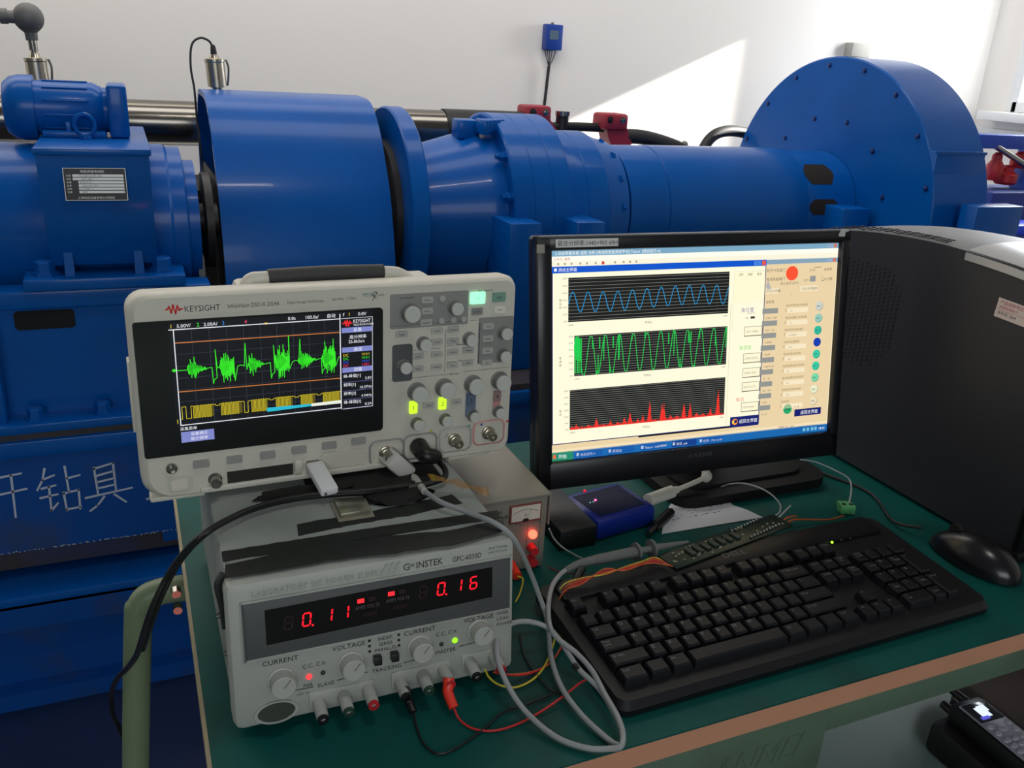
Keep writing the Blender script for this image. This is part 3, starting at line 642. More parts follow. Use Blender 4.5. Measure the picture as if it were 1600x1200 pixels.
for x, z, k, plate in ((.0700, .0125, 'black', 1), (.0920, .0138, 'green', 0), (.1137, .0150, 'red', 0), (.1430, .0150, 'black', 1), (.1640, .0165, 'green', 0), (.1840, .0175, 'red', 0), (.2095, .0190, 'black', 1), (.2334, .0205, 'red', 0)):
    b = MB(); F = QF(x, z) @ Matrix.Rotation(R(12), 4, 'X'); b.lathe([(.0062, 0), (.0055, .004), (.0052, .018), (.0045, .020)], F, M_psuf, 24); b.lathe([(.0047, .0195), (.0047, .0225), (.0026, .0228), (.0026, .018)], F, JK[k], 24, False); b.lathe([(.0026, .019), (.0001, .019)], F, JK['black'], 16, False)
    b.build('binding_post', None, t)
for x0, w_ in ((.066, .054), (.139, .052), (.206, .034)):
    b = MB(PF); b.box2((x0 - .004, -.0015, .0045 + x0 * .03), (x0 + w_, .002, .021 + x0 * .03), None, .003); b.build('terminal_plate', M_psuf, t)
for x, y in ((.02, .04), (.235, .04), (.02, .28), (.235, .28)):
    b = MB(PM); b.cyl((x, y, -.0094), (x, y, .002), .009, None, None, 20); b.build('foot', mat('rubber_black', (20, 20, 20), .8), t)
for y, z in ((.10, .05), (.03, .06)):
    b = MB(PM); b.cyl((.003, y, z), (-.002, y, z), .003, .0025, None, 10); b.build('side_screw', STEEL, t)

# tape strips stuck across the top of the supply
M_tape = mat('black_tape', (20, 23, 24), .55, var=.15, bump=.3)
TZ = PZ + .1331
def tape(pts_a, pts_b, label, jag=0., z=TZ, name='black_tape_strip'):
    b = MB(); A = []; B = []
    n = 26
    for i in range(n + 1):
        s_ = i / n
        def ev(P):
            k = s_ * (len(P) - 1); j = min(int(k), len(P) - 2); f = k - j; p, q = P[j], P[j + 1]
            return (p[0] + (q[0] - p[0]) * f, p[1] + (q[1] - p[1]) * f + random.uniform(-jag, jag))
        a, c_ = ev(pts_a), ev(pts_b); zz = z + random.uniform(0, jag * .3); A.append((a[0], a[1], zz)); B.append((c_[0], c_[1], zz + random.uniform(0, jag * .3)))
    vs = A + B + [(x, y, zz - .0006) for x, y, zz in A] + [(x, y, zz - .0006) for x, y, zz in B]; N = n + 1
    fs = []
    for i in range(n): fs += [(i, i + 1, N + i + 1, N + i), (2 * N + i, 3 * N + i, 3 * N + i + 1, 2 * N + i + 1), (i, 2 * N + i, 2 * N + i + 1, i + 1), (N + i, N + i + 1, 3 * N + i + 1, 3 * N + i)]
    fs += [(0, N, 3 * N, 2 * N), (n, 2 * N + n, 3 * N + n, N + n)]
    b.add(vs, fs); return tag(b.build(name, M_tape), label, 'tape', 'black tape strips on the power supply')
Q = lambda *L: [tuple(at(x, y, PZ + .1331))[:2] for x, y in L]
tape(Q((464, 819), (560, 802), (640, 788), (706, 772)), Q((466, 837), (560, 818), (640, 805), (722, 786)), 'shortest black tape strip, nearest the silver crystal can', .0008)
tape(Q((346, 862), (470, 842), (600, 822), (778, 797)), Q((348, 877), (470, 858), (600, 837), (782, 810)), 'middle black tape strip running the full width of the power supply', .0006)
tape(Q((352, 886), (430, 868), (520, 852), (610, 840), (700, 833), (786, 815)), Q((352, 907), (430, 894), (520, 878), (610, 868), (700, 856), (790, 832)), 'ragged black tape strip along the front top edge of the power supply', .0012, TZ + .0022)
b = MB(); b.tube([(.0435, .648, TZ - .002), (.0380, .645, TZ - .010), (.0395, .642, TZ - .03), (.0400, .640, TZ - .05)], lambda s_: .004 * (1 - s_ * .6), M_tape, 8, 6); tag(b.build('tape_end', M_tape), 'loose twisted tape end hanging over the left corner of the power supply', 'tape')
# crystal can, dark foam, kapton
t = thing('crystal_can', (.167, .716, TZ), 'small shiny silver metal can stuck on top of the power supply', 'electronic component')
b = MB(); b.box2((.150, .699, TZ), (.184, .735, TZ + .0015), mat('tan_adhesive', (140, 136, 120), .5)); b.build('adhesive', None, t)
b = MB(); b.box2((.153, .703, TZ + .0015), (.181, .733, TZ + .006), None, .0007); b.build('can', mat('satin_metal', (178, 176, 160), .28, .9), t)
M_foam = mat('black_foam', (22, 21, 20), .9, bump=.6, var=.3)
def lump(c_, s_, seed, name, label, cat, m=M_foam, amp=.35):
    random.seed(seed); bm = bmesh.new(); bmesh.ops.create_icosphere(bm, subdivisions=3, radius=1)
    import mathutils.noise as nz_
    for v in bm.verts:
        d = 1 + amp * nz_.noise(v.co * 2.3 + Vector((seed, 0, 0))); v.co = Vector((c_[0] + v.co.x * d * s_[0], c_[1] + v.co.y * d * s_[1], max(c_[2], c_[2] + v.co.z * d * s_[2])))
    b = MB(); b.merge(bm, m); return tag(b.build(name, m, angle=60), label, cat)
lump((.215, .735, TZ + .001), (.035, .022, .006), 2, 'black_putty', 'lumpy black putty patch beside the silver crystal can', 'putty')
lump((.135, .765, TZ + .001), (.05, .012, .005), 5, 'black_putty', 'dark putty smear under the front edge of the oscilloscope', 'putty')
b = MB(); b.box2((.135, .752, TZ + .0003), (.27, .90, TZ + .0015)); tag(b.build('rubber_sheet', mat('rubber_black', (20, 20, 20), .8)), 'thin black rubber sheet between oscilloscope and power supply', 'mat')
M_kap = mat('amber_polyimide', (176, 120, 22), .15, alpha=.55, trans=.2, var=.1)
b = MB(); pts = []; random.seed(4)
K0, K1 = at(672, 745, .912), at(762, 770, .897)
for i in range(9):
    p = K0.lerp(K1, i / 8); w_ = .006 + .002 * math.sin(i * 2)
    pts += [p + seg(random.uniform(-.002, .002), w_, random.uniform(0, .004)), p + seg(random.uniform(-.002, .002), -w_, random.uniform(-.002, .002))]
b.add(pts, [(2 * i, 2 * i + 1, 2 * i + 3, 2 * i + 2) for i in range(8)]); tag(b.build('amber_tape', M_kap, angle=80), 'crinkled amber tape scrap under the right end of the oscilloscope', 'tape')

# ---------------------------------------------------------------- small linear supply with a voltmeter
SX0, SX1, SYF, SZT = .306, .407, .772, .846
t = thing('small_power_supply', ((SX0 + SX1) / 2, .85, .75), 'small beige power supply with analogue meter and bright red lamp, between oscilloscope and monitor', 'power supply')
M_sp = mat('beige_enamel', (132, 128, 118), .5, var=.03, dirt=(112, 108, 98), dirt_scale=14, dirt_amt=.3)
b = MB(); b.box2((SX0, SYF + .004, .754), (SX1 - .005, .95, SZT - .003)); b.box2((SX0, SYF - .001, SZT - .003), (SX1, .952, SZT), None, .001); b.box2((SX1 - .002, SYF - .001, .806), (SX1, .95, SZT), None, .0005); b.build('cover', M_sp, t)
b = MB(); b.box2((SX0 + .001, SYF, .752), (SX1 - .004, SYF + .006, SZT - .003), None, .001); b.build('front_panel', M_sp, t)
b = MB(); b.box2((SX1 - .051, SYF - .003, .815), (SX1 - .012, SYF, .838), mat('meter_frame_lamp_tint', (128, 70, 66), .4), .0008); b.box2((SX1 - .049, SYF - .0034, .818), (SX1 - .014, SYF - .002, .8365), mat('meter_face', (216, 208, 196), .4)); meter = b.build('analogue_meter', None, t)  # frame colour has the pilot lamp's red glow put into it
c = Canvas(FY(SX1 - .049, SYF - .0035, .8365), 35, 18.5, .035, .0185); c.layer()
c.line([(3 + 29 * i / 12, 8 - 4 * math.sin(PI * i / 12)) for i in range(13)], .5, M_ink); c.text('V', 15.5, 13, 5, M_ink); c.line([(18, 17), (24, 5)], .35, M_ink); c.disc(17.5, 18, 4, M_ink, 16, 2.4)
c.build('meter_scale', meter)
c = Canvas(FY(SX0, SYF - .0002, SZT), 100, 96, .100, .096); c.layer()
c.text('WYJ-300', 21, 17, 5.5, M_ink); c.text('直流稳压电源', 19, 23.5, 5, M_ink)
Mbl = mat('blue_ink', (30, 40, 130), .5)
c.line([(59, 33), (64, 25), (69, 24), (69, 31), (74, 31), (79, 22)], 1.8, Mbl); c.line([(64, 28), (75, 27)], 1.2, Mbl); c.text('永 元', 63, 36, 3.4, M_ink)
c.line([(74, 34), (90, 34), (90, 74), (74, 74), (74, 34)], .4, M_ink); c.line([(45, 46), (58, 46)], .4, M_ink); c.text('调节', 44, 50, 4, M_ink); c.build('front_print', t)
b = MB(); b.sphere((SX1 - .021, SYF - .003, .798), .0052, None, 20); b.build('pilot_lamp', glow((255, 70, 50), 6.0), t)
for z in (.780, .765):
    b = MB(); b.cyl((SX1 - .021, SYF, z), (SX1 - .021, SYF - .012, z), .0055, .005, None, 20); b.build('terminal', JK['red'], t)
b = MB(); b.cyl((SX1 - .045, SYF, .762), (SX1 - .045, SYF - .02, .758), .0055, .0055, None, 20); b.build('output_plug', mat('plug_orange', (226, 60, 36), .4), t)
l = light('pilot_glow', 'POINT', (SX1 - .021, SYF - .022, .798), .30, (1, .06, .04)); l.data.shadow_soft_size = .006
l.parent = t; l.matrix_world = Matrix.Translation((SX1 - .021, SYF - .022, .798)); l.matrix_parent_inverse = Matrix.Translation(((SX0 + SX1) / 2, .85, .75)).inverted()
# ---------------------------------------------------------------- oscilloscope
SK = .983
SM = Matrix.Translation((-.0125, .7797, .897)) @ Matrix.Rotation(R(2.153), 4, 'Z') @ Matrix.Rotation(R(-1.7523), 4, 'X') @ Matrix.Rotation(R(.345), 4, 'Y') @ Matrix.Diagonal((SK, SK, SK, 1))
SMo = Matrix.Translation((-.0125, .7797, .897)) @ Matrix.Rotation(R(2.153), 4, 'Z') @ Matrix.Rotation(R(-1.7523), 4, 'X')
M_sc = mat('scope_warm_white', (206, 204, 192), .45, var=.02, dirt=(180, 178, 166), dirt_scale=8, dirt_amt=.3)
M_sp2 = mat('scope_panel_white', (196, 195, 184), .5, var=.02)
M_sg = mat('scope_panel_grey', (140, 141, 138), .5, var=.02)
M_sd = mat('scope_dark_grey', (84, 86, 88), .5, var=.02)
M_kn = mat('scope_knob_grey', (122, 124, 122), .5, var=.02); M_kc = mat('scope_knob_cap', (196, 198, 192), .4, var=.02)
t = thing('oscilloscope', SMo, 'cream digital oscilloscope showing green and yellow traces, on top of the power supply', 'oscilloscope')
# body: rounded shell
def rrect(x0, z0, x1, z1, r, n=6, rs=None):
    rs = rs or (r, r, r, r); out = []
    for (cx, cz, a0), rr in zip(((x1, z1, 0), (x0, z1, 90), (x0, z0, 180), (x1, z0, 270)), rs):
        sx = -1 if cx == x1 else 1; sz = -1 if cz == z1 else 1
        for i in range(n + 1):
            a = R(a0 + 90 * i / n); out.append((cx + sx * rr + rr * math.cos(a), cz + sz * rr + rr * math.sin(a)))
    return out
def shell(b, layers, m=None, M=None):
    # layers: list of (outline, y); lofts along y, closes both ends
    n = len(layers[0][0]); vs = [(x, y, z) for ol, y in layers for x, z in ol]; fs = []
    for j in range(len(layers) - 1):
        for i in range(n): a, c_ = j * n + i, j * n + (i + 1) % n; fs.append((a, c_, c_ + n, a + n))
    fs += [tuple(range(n)), tuple(reversed([(len(layers) - 1) * n + i for i in range(n)]))]
    b.add(vs, fs, m, M)
b = MB(SM)
shell(b, [(rrect(.006, .003, .377, .196, .012, rs=(.010, .014, .022, .012)), 0.0), (rrect(.002, .001, .3795, .198, .013, rs=(.012, .016, .024, .014)), .003), (rrect(-.001, -.001, .381, .2000, .014, rs=(.012, .017, .024, .014)), .010),
          (rrect(-.001, -.001, .381, .1985, .014, rs=(.012, .017, .024, .014)), .030), (rrect(.001, .001, .379, .194, .014, rs=(.012, .017, .024, .014)), .044), (rrect(.008, .004, .372, .182, .014, rs=(.012, .017, .024, .014)), .090), (rrect(.010, .004, .370, .160, .014, rs=(.012, .017, .024, .014)), .142)])
b.build('case', M_sc, t, angle=30)
b = MB(SM)
hp = [(.110, .046, .186), (.110, .045, .194), (.115, .044, .1995), (.128, .043, .2005), (.20, .042, .2015), (.252, .043, .2005), (.268, .045, .196), (.282, .048, .186)]
b.tube(hp, .0070, None, 14, 6); b.box2((.100, .036, .180), (.300, .075, .1955), None, .005); ch = b.build('carry_handle', M_sc, t)
b = MB(SM); b.tube([(.130, .043, .2015), (.19, .042, .2030), (.246, .043, .2018)], .0080, None, 16, 6); b.build('handle_grip', mat('grip_dark', (52, 54, 54), .6), ch)
# black screen bezel that wraps the left end
b = MB(SM)
ol = rrect(.0035, .0445, .2325, .1755, .004, rs=(.004, .003, .003, .004)); shell(b, [(ol, -.0010), (ol, .010)])
b.build('screen_bezel', mat('gloss_black_bezel', (16, 16, 19), .22, var=0), t)
MF = lambda x, z, y=0: SM @ FY(x, y, z)
# screen artwork, millimetre units
Wt, Dk = glow((235, 238, 245), 1.0), glow((17, 19, 28), .55)
c = Canvas(MF(.033, .1735, -.0011), 189, 127, .189, .127, .00005)
c.layer(); c.rect(0, 0, 189, 101, Dk); c.layer()
gr = glow((62, 66, 84), .8)
for i in range(1, 10): c.line([(4 + 15.2 * i, 7), (4 + 15.2 * i, 99)], .32, gr)
for i in range(1, 8): c.line([(4, 7 + 11.5 * i), (156, 7 + 11.5 * i)], .32, gr)
for i in range(51): c.line([(4 + 3.04 * i, 52.2), (4 + 3.04 * i, 53.8)], .25, gr)
c.layer(); org = glow((205, 120, 60), .9)
c.line([(4, 19.2), (156, 20.2)], .9, org); c.line([(4, 66), (156, 67.5)], .9, org)
c.layer(); grn = glow((55, 235, 40), 1.0); grd = glow((30, 170, 25), .8)
random.seed(11)
pts = [(0, 45)]; u = 0
# six bursts, each with a step before or after it
bursts = [(9, 26, 15, 12, 1), (37, 52, 14, 14, 0), (63, 79, 15, 14, 1), (88, 103, 17, 14, 0), (110, 128, 12, 13, 1), (133, 148, 15, 13, 0)]
def tr(u0): return 45.5 + random.uniform(-.7, .7)
pts = [(0, 45), (8, 45.5)]
for k, (u0, u1, up, dn, ty) in enumerate(bursts):
    nS = int((u1 - u0) / .85)
    for i in range(nS):
        s_ = i / (nS - 1); env = (math.sin(min(1, s_ * 3.2) * PI / 2)) * (1 if ty == 0 else max(.08, 1 - s_ * 1.02)) * random.uniform(.35, 1.05)
        pts.append((u0 + i * .85, 45.5 - up * 1.25 * env * random.uniform(.5, 1.1))); pts.append((u0 + i * .85 + .42, 45.5 + dn * 1.2 * env))
    if ty == 1:
        pts += [(u1 + 1, tr(0)), (u1 + 5, 45), (u1 + 5.5, 61), (u1 + 6.5, 57), (u1 + 8, 56)]
        if k < 5: pts += [(u1 + 9, 55), (u1 + 8.6, 28), (u1 + 9.6, 46)]
    else: pts += [(u1 + 2, tr(0)), (u1 + 5, 45), (u1 + 8, 46.2)] + ([(u1 + 9.6, 24), (u1 + 10.2, 50)] if k < 5 else [])
pts.append((152, 46)); pts = [(min(155.8, a + 4 if a > 8 else a), bb) for a, bb in pts]
c.line(pts, .62, grn)
for u0, u1, up, dn, ty in bursts:
    c.poly([(u0 + 5, 44), (u0 + 8, 45.5 - up * .5), (u1 + 2, 45), (u0 + 8, 45.5 + dn * .5)], grd)
c.disc(2, 45, 1.5, grn); c.poly([(105.5, 20), (106.4, 20), (106.4, 46), (105.5, 46)], grn)
c.layer(); yl = glow((225, 205, 40), .95); yd = glow((104, 92, 22), .8)
yp = [(4, 93), (6, 93), (6, 81), (9.5, 81), (9.5, 93), (14, 93), (14, 81), (16, 81), (16, 93)]
for u0, u1 in ((16, 34), (41, 60), (69, 84), (92, 108), (116, 130), (138, 156)):
    c.rect(u0, 81, u1, 92.8, yd)
    n_ = int((u1 - u0) / 2.4)
    for i in range(n_): yp += [(u0 + i * 2.4, 81), (u0 + i * 2.4, 93), (u0 + i * 2.4 + 1.2, 93), (u0 + i * 2.4 + 1.2, 81)]
    yp += [(u1, 81.5), (u1 + 2, 81.5), (u1 + 2, 82.8 if u0 != 41 else 93), (u1 + 5.5, 82.8 if u0 != 41 else 93), (u1 + 5.5, 82)]
c.layer(); c.line([p for p in yp if p[0] <= 156], .45, yl); c.text('1', 0, 97, 6, yl)
c.layer(); c.poly([(83, 90.5), (126, 91.3), (126, 93.6), (83, 94.8)], glow((40, 190, 215), .95)); c.poly([(126, 91), (156, 90.6), (156, 94), (126, 94)], glow((235, 240, 225), 1.0))
c.line([(0, 6.6), (156, 6.6)], .8, Wt); c.line([(4, 6.6), (4, 99)], .8, Wt); c.line([(4, 99), (156, 99)], .8, Wt); c.line([(156, 2), (156, 100)], .9, Wt)
c.text('5.00V/', 7, 5, 4.6, Wt); c.text('1', 1, 5, 5, yl); c.text('2', 24, 5, 5, grn); c.text('2.00A/', 30, 5, 4.6, Wt); c.text('3', 46, 5, 5, glow((50, 130, 220), 1)); c.text('4', 66, 5, 5, glow((240, 60, 110), 1))
c.text('0.0s', 106, 4.6, 4.6, Wt); c.text('100.0s/', 122, 4.6, 4.6, Wt); c.text('自动', 143, 4.6, 4.4, Wt); c.text('f', 159, 4.4, 5, Wt); c.text('1', 164, 4.4, 5, yl); c.text('0.0V', 174, 4.4, 4.6, Wt)
c.poly([(84, 5.5), (87, 5.5), (85.5, 8)], glow((240, 190, 60), 1))
lav = glow((130, 138, 205), .95); c.rect(157.3, 6.8, 188.5, 100.6, Dk); c.layer()
for a, bb in (((157.3, 6.5), (188.5, 6.5)), ((188.5, 6.5), (188.5, 100.6)), ((188.5, 100.6), (157.3, 100.6))): c.line([a, bb], .4, Wt)
for v, s_ in ((16, '采集'), (36, '通道'), (57, '测量')): c.rect(157.6, v, 188.2, v + 5.2, lav)
c.layer()
for v, s_ in ((16, '采集'), (36, '通道'), (57, '测量')): c.text(s_, 169, v + 4.3, 4.4, Wt)
rd = glow((235, 40, 45), 1)
c.line([(158.5, 11.6), (160, 11.6), (161, 9), (162, 14.4), (163.2, 8.2), (164.4, 14.6), (165.6, 9.4), (166.6, 12), (168, 11.6)], 1.1, rd); c.text('KEYSIGHT', 169, 11.6, 5, Wt, squash=.78); c.text('TECHNOLOGIES', 169, 14.6, 2.8, Wt)
c.text('高分辨率', 165, 27.5, 4.4, Wt); c.text('25.0kSa/s', 164, 32, 4.4, Wt)
for k, (s_, v_, col) in enumerate((('DC', '10.0:1', (225, 205, 40)), ('DC', '10.0:1', (55, 235, 40)), ('DC', '10.0:1', (50, 90, 230)), ('DC', '1.00:1', (240, 50, 100)))):
    c.text(s_, 158.5, 45.5 + k * 3.6, 3.8, glow(col, 1)); c.text(v_, 177, 45.5 + k * 3.6, 3.6, glow(col, 1))
for k, (s_, v_) in enumerate((('峰-峰值[1]', '5.0V'), ('频率[1]', '10.37Hz'), ('频率[2]', '4.94Hz'), ('峰-峰值[2]', '8.2A'))):
    c.text(s_, 158.5, 67.5 + k * 9.2, 4, Wt); c.text(v_, 187.5, 71 + k * 9.2, 3.8, Wt, 'RIGHT'); c.line([(158, 72.4 + k * 9.2), (188, 72.4 + k * 9.2)], .25, lav)
c.text('采集菜单', 3, 104.2, 3.8, Wt); c.rect(3.5, 105.8, 33, 116.5, lav); c.layer(); c.text('采集模式', 12, 110, 3.8, Wt); c.text('高分辨率', 11.5, 115, 4, Wt)
c.build('screen', t)
# front printing
c = Canvas(MF(0, .200, -.0003), 381, 200, .381, .200, .00005)
def st(s_, x, z, size, m=M_ink, al='LEFT', sq=1.): c.text(s_, x * 1000, (.2 - z) * 1000, size, m, al, sq)
c.layer(); c.rect(28, 4.5, 227, 21, M_sc)
gx = [(0, 0), (1.5, 0), (3, 4), (4.6, -5), (6.4, 6), (8.2, -6), (10, 4.6), (11.4, -2), (12.4, 0), (14.5, 0)]
c.layer(); rdk = mat('logo_red', (214, 44, 40), .5, var=0); c.line([(32 + a, 14.5 - bb * .72) for a, bb in gx], 1.4, rdk)
st('KEYSIGHT', .0475, .1824, 8.0, M_ink, sq=.86); st('InfiniiVision DSO-X 2024A', .0850, .1836, 5.8, M_ink, sq=.74); st('Digital Storage Oscilloscope', .1390, .1844, 4.0, M_ink, sq=.76)
st('200 MHz', .1815, .1850, 3.8, M_ink, sq=.85); st('2 GSa/s', .1960, .1853, 3.8, M_ink, sq=.85)
teal = mat('teal_ink', (40, 130, 120), .5); st('MEGA', .2120, .1872, 5.4, teal, sq=.85); st('Zoom', .2260, .1872, 4, mat('grey_ink', (96, 98, 98), .6), sq=.8)
c.line([(222, 17), (226.5, 9), (224, 8.4), (221.5, 11), (226, 15)], .9, mat('grey_ink', (96, 98, 98), .6))
c.layer(); gi = mat('panel_ink', (70, 72, 72), .6)
st('Horizontal', .2500, .1828, 3.4, gi); st('Run Control', .3350, .1858, 3.2, gi); st('Trigger', .2680, .1545, 3.2, gi); st('Measure', .3130, .1545, 3.2, gi)
st('Tools', .2700, .1275, 3.0, gi); st('Waveform', .3120, .1295, 3.0, gi); st('File', .3150, .1115, 3.0, gi); st('Vertical', .3050, .0975, 3.4, gi)
for x0, x1, z in ((.240, .266, .1550), (.284, .295, .1552), (.300, .311, .1555), (.327, .334, .1555), (.262, .268, .128), (.280, .294, .128), (.302, .310, .130), (.327, .334, .130), (.302, .313, .112), (.322, .334, .112), (.240, .303, .0985), (.322, .376, .1000)): c.line([(x0 * 1000, 200 - z * 1000)] + [(x1 * 1000, 200 - z * 1000)], .35, gi)
c.line([(338.5, 48), (338.5, 92)], .9, gi); c.line([(300, 52), (300, 98)], .4, gi)
for ch_, m_, x in (('1', mat('ch_yellow', (200, 190, 60), .5), .286), ('2', mat('ch_green', (60, 170, 90), .5), .330), ('3', mat('ch_blue', (50, 90, 170), .5), .345), ('4', mat('ch_red', (210, 60, 70), .5), .3762)): c.disc(x * 1000, 163.5, 1.5, m_)
c.text('⚠', 301, 173, 5, gi); c.build('front_print', t)
def panel(x0, z0, x1, z1, m, y=-.0006, bev=.002, name='panel_inlay'):
    b = MB(SM); b.prism(rrect(x0, z0, x1, z1, bev, 4), Matrix(((1, 0, 0, 0), (0, 0, 1, y), (0, 1, 0, 0), (0, 0, 0, 1))), abs(y) + .002); b.build(name, m, t)
panel(.2400, .1520, .3245, .1880, M_sg, -.00025); panel(.3370, .1065, .3778, .1575, M_sg, -.00025); panel(.2425, .0960, .2640, .1355, M_sd, -.0009, .003)
def knob(x, z, r, h, m=M_kn, cap=M_kc, name='rotary_knob'):
    b = MB(); F = MF(x, z); ridged(b, F, r, h, 16, m, cap); b.build(name, m, t)
knob(.2600, .1690, .0090, .013); knob(.3090, .1710, .0070, .011); knob(.2755, .1350, .0068, .011); knob(.3265, .1360, .0068, .011); knob(.3665, .1400, .0068, .011); knob(.3665, .1145, .0068, .011); knob(.2545, .1125, .0066, .011)
for x, z in ((.2690, .0830), (.2995, .0845), (.3325, .0850), (.3640, .0860)): knob(x, z, .0092, .014)
for x, z in ((.2695, .0475), (.3015, .0480), (.3335, .0490), (.3640, .0500)): knob(x, z, .0062, .010)
def button(x, z, w, h, m, txt=None, tm=None, d=.0016, name='push_button', r=.0012, size=2.6):
    b = MB(SM); b.prism(rrect(x - w / 2, z - h / 2, x + w / 2, z + h / 2, r, 3), Matrix(((1, 0, 0, 0), (0, 0, -1, 0), (0, 1, 0, 0), (0, 0, 0, 1))), d, m)
    b.mats = b.mats or [m]
    if txt: b.text(txt, FY(x, -d - .0002, z - size * .00036), size * .001, tm or M_ink, 'CENTER')
    b.build(name, m, t)
M_bt = mat('button_grey', (176, 176, 170), .45, var=.02)
for x, z in ((.0523, .0329), (.083, .0331), (.1147, .0333), (.1455, .0345), (.176, .0352), (.2066, .036)): button(x, z, .0145, .0078, mat('softkey_grey', (150, 151, 148), .45), name='softkey', d=.0022)
button(.0319, .0145, .0155, .0105, mat('power_button', (214, 208, 196), .45), None, None, .002, 'power_button', .002)
b = MB(SM); b.prism(rrect(.0215, .0065, .0440, .0225, .0035, 5), FY(0, 0, 0), .0006); b.build('power_recess', M_sp2, t)
button(.3345, .1795, .0165, .0125, glow((150, 255, 190), 1.5), 'Run', M_ink, .002, 'run_stop_button'); 
button(.3590, .1790, .0150, .0100, mat('single_button_green', (120, 160, 146), .5), 'Single', M_ink, .002, 'single_button')
for x, z, s_ in ((.3345, .1650, 'Default'), ): button(x, z, .0120, .0075, M_sg, s_, size=2.4)
button(.3605, .1655, .0125, .0082, mat('button_white', (226, 224, 214), .45), 'Auto', size=2.6)
for x, z, s_ in ((.2790, .1805, 'Horiz'), (.2790, .1690, 'Search'), (.2780, .1570, 'Navigate'), (.2520, .1465, 'Trigger'), (.2905, .1475, 'Force'), (.2905, .1355, 'Mode'), (.3085, .1475, 'Cursors'), (.3085, .1350, 'Meas'), (.2700, .1215, 'Utility'), (.2905, .1220, 'Quick'), (.2700, .1080, 'Wave'), (.2905, .1085, 'Analyze'),
                 (.3085, .1230, 'Acquire'), (.3260, .1235, 'Display'), (.3085, .1085, 'Save'), (.3260, .1095, 'Print'), (.3480, .1480, 'Serial'), (.3480, .1345, 'Digital'), (.3480, .1210, 'Math'), (.3480, .1075, 'Ref'), (.2825, .0665, 'Label'), (.3140, .0670, 'Help')): button(x, z, .0125, .0065, M_bt, s_, size=2.5)
for x in (.2950, .3080, .3200): 
    button(x, .1575, .0062, .0062, M_bt, None, None, .0016, 'navigate_button', .003)
button(.2955, .1810, .0066, .0066, M_bt, None, None, .0016, 'zoom_button', .0032)
yg = glow((205, 255, 50), 1.15)
button(.2655, .0660, .0085, .0135, yg, '1', M_ink, .002, 'channel_button', .001, 6); button(.2980, .0668, .0085, .0135, yg, '2', M_ink, .002, 'channel_button', .001, 6)
button(.3310, .0672, .0085, .0125, mat('ch3_button', (92, 108, 132), .5), '3', M_ink, .002, 'channel_button', .001, 6); button(.3620, .0680, .0085, .0125, mat('ch4_button', (150, 122, 122), .5), '4', M_ink, .002, 'channel_button', .001, 6)
c = Canvas(MF(0, .2, -.00045), 381, 200, .381, .200, .00005); c.layer()
c.rect(325, 124, 337, 152, mat('ch3_tint', (104, 118, 146), .5)); c.build('channel_marking', t)
c = Canvas(MF(0, .2, -.00045), 381, 200, .381, .200, .00005); c.layer(); c.rect(357.5, 126, 366.5, 147, mat('ch4_tint', (196, 140, 136), .5)); c.build('channel_marking', t)
# demo terminals, probe comp, usb slot
b = MB(); b.lathe([(.005, 0), (.005, .003), (.0042, .0035), (.0042, .001), (.0015, .001), (.0015, .004)], MF(.0258, .0322), STEEL, 20); b.build('demo_terminal', STEEL, t)
b = MB(); b.lathe([(.0065, 0), (.0065, .002), (.0052, .003), (.0052, .012), (.004, .013)], MF(.0640, .0150), STEEL, 24); b.build('ground_terminal', STEEL, t)
b = MB(SM); b.box2((.0755, -.0012, .0085), (.139, .004, .0205), mat('slot_shadow', (40, 38, 34), .8)); b.build('module_slot', None, t)
b = MB(SM); b.box2((.140, -.004, .010), (.1485, .004, .0245), M_sc, .002); b.box2((.050, -.0035, .0025), (.235, .002, .0085), M_sc, .0015); b.build('slot_moulding', M_sc, t)
b = MB(SM); b.prism(rrect(.167, .0110, .215, .0275, .006, 6), FY(0, 0, 0), .0016); b.build('usb_moulding', M_sc, t)
# bnc bays
for x, z, col in ((.2370, .0185, M_sg), (.2740, .0205, M_sg), (.3142, .0225, mat('bay_grey', (176, 176, 172), .5)), (.3540, .0260, mat('bay_rose', (206, 150, 146), .5))):
    b = MB(SM); ol = rrect(x - .0195, z - .0145, x + .0195, z + .0150, .008, 6); il = rrect(x - .0175, z - .0125, x + .0175, z + .0130, .007, 6); n = len(ol)
    vs = [(a, -.0004, c_) for a, c_ in ol] + [(a, -.0012, c_) for a, c_ in il] + [(a, .0008, c_) for a, c_ in il]
    b.add(vs, [(i, (i + 1) % n, n + (i + 1) % n, n + i) for i in range(n)], col); b.build('input_bay', col, t)
    b = MB(); F = MF(x - .001, z); b.lathe([(.0075, 0), (.0075, .002), (.0062, .0025), (.0062, .006), (.0052, .0065), (.0052, .015), (.0046, .016), (.0036, .016), (.0034, .012), (.0015, .012), (.0012, .014), (.0004, .0145)], F, mat('bnc_nickel', (168, 162, 146), .3, .9), 28); b.cyl((.0045, 0, .011), (.0062, 0, .011), .001, None, STEEL, 8, True, F); b.cyl((-.0045, 0, .011), (-.0062, 0, .011), .001, None, STEEL, 8, True, F); b.build('bnc_socket', None, t)
for x, y in ((.030, .012), (.335, .012), (.03, .12), (.35, .12)):
    b = MB(SM); b.box((x, y + .006, -.0028), (.05, .02, .0055), M_sc, .0022); b.build('foot', M_sc, t)
b = MB(SM); b.box2((-.003, .03, .06), (.001, .05, .13), None, .001); b.build('side_grip', M_sc, t)
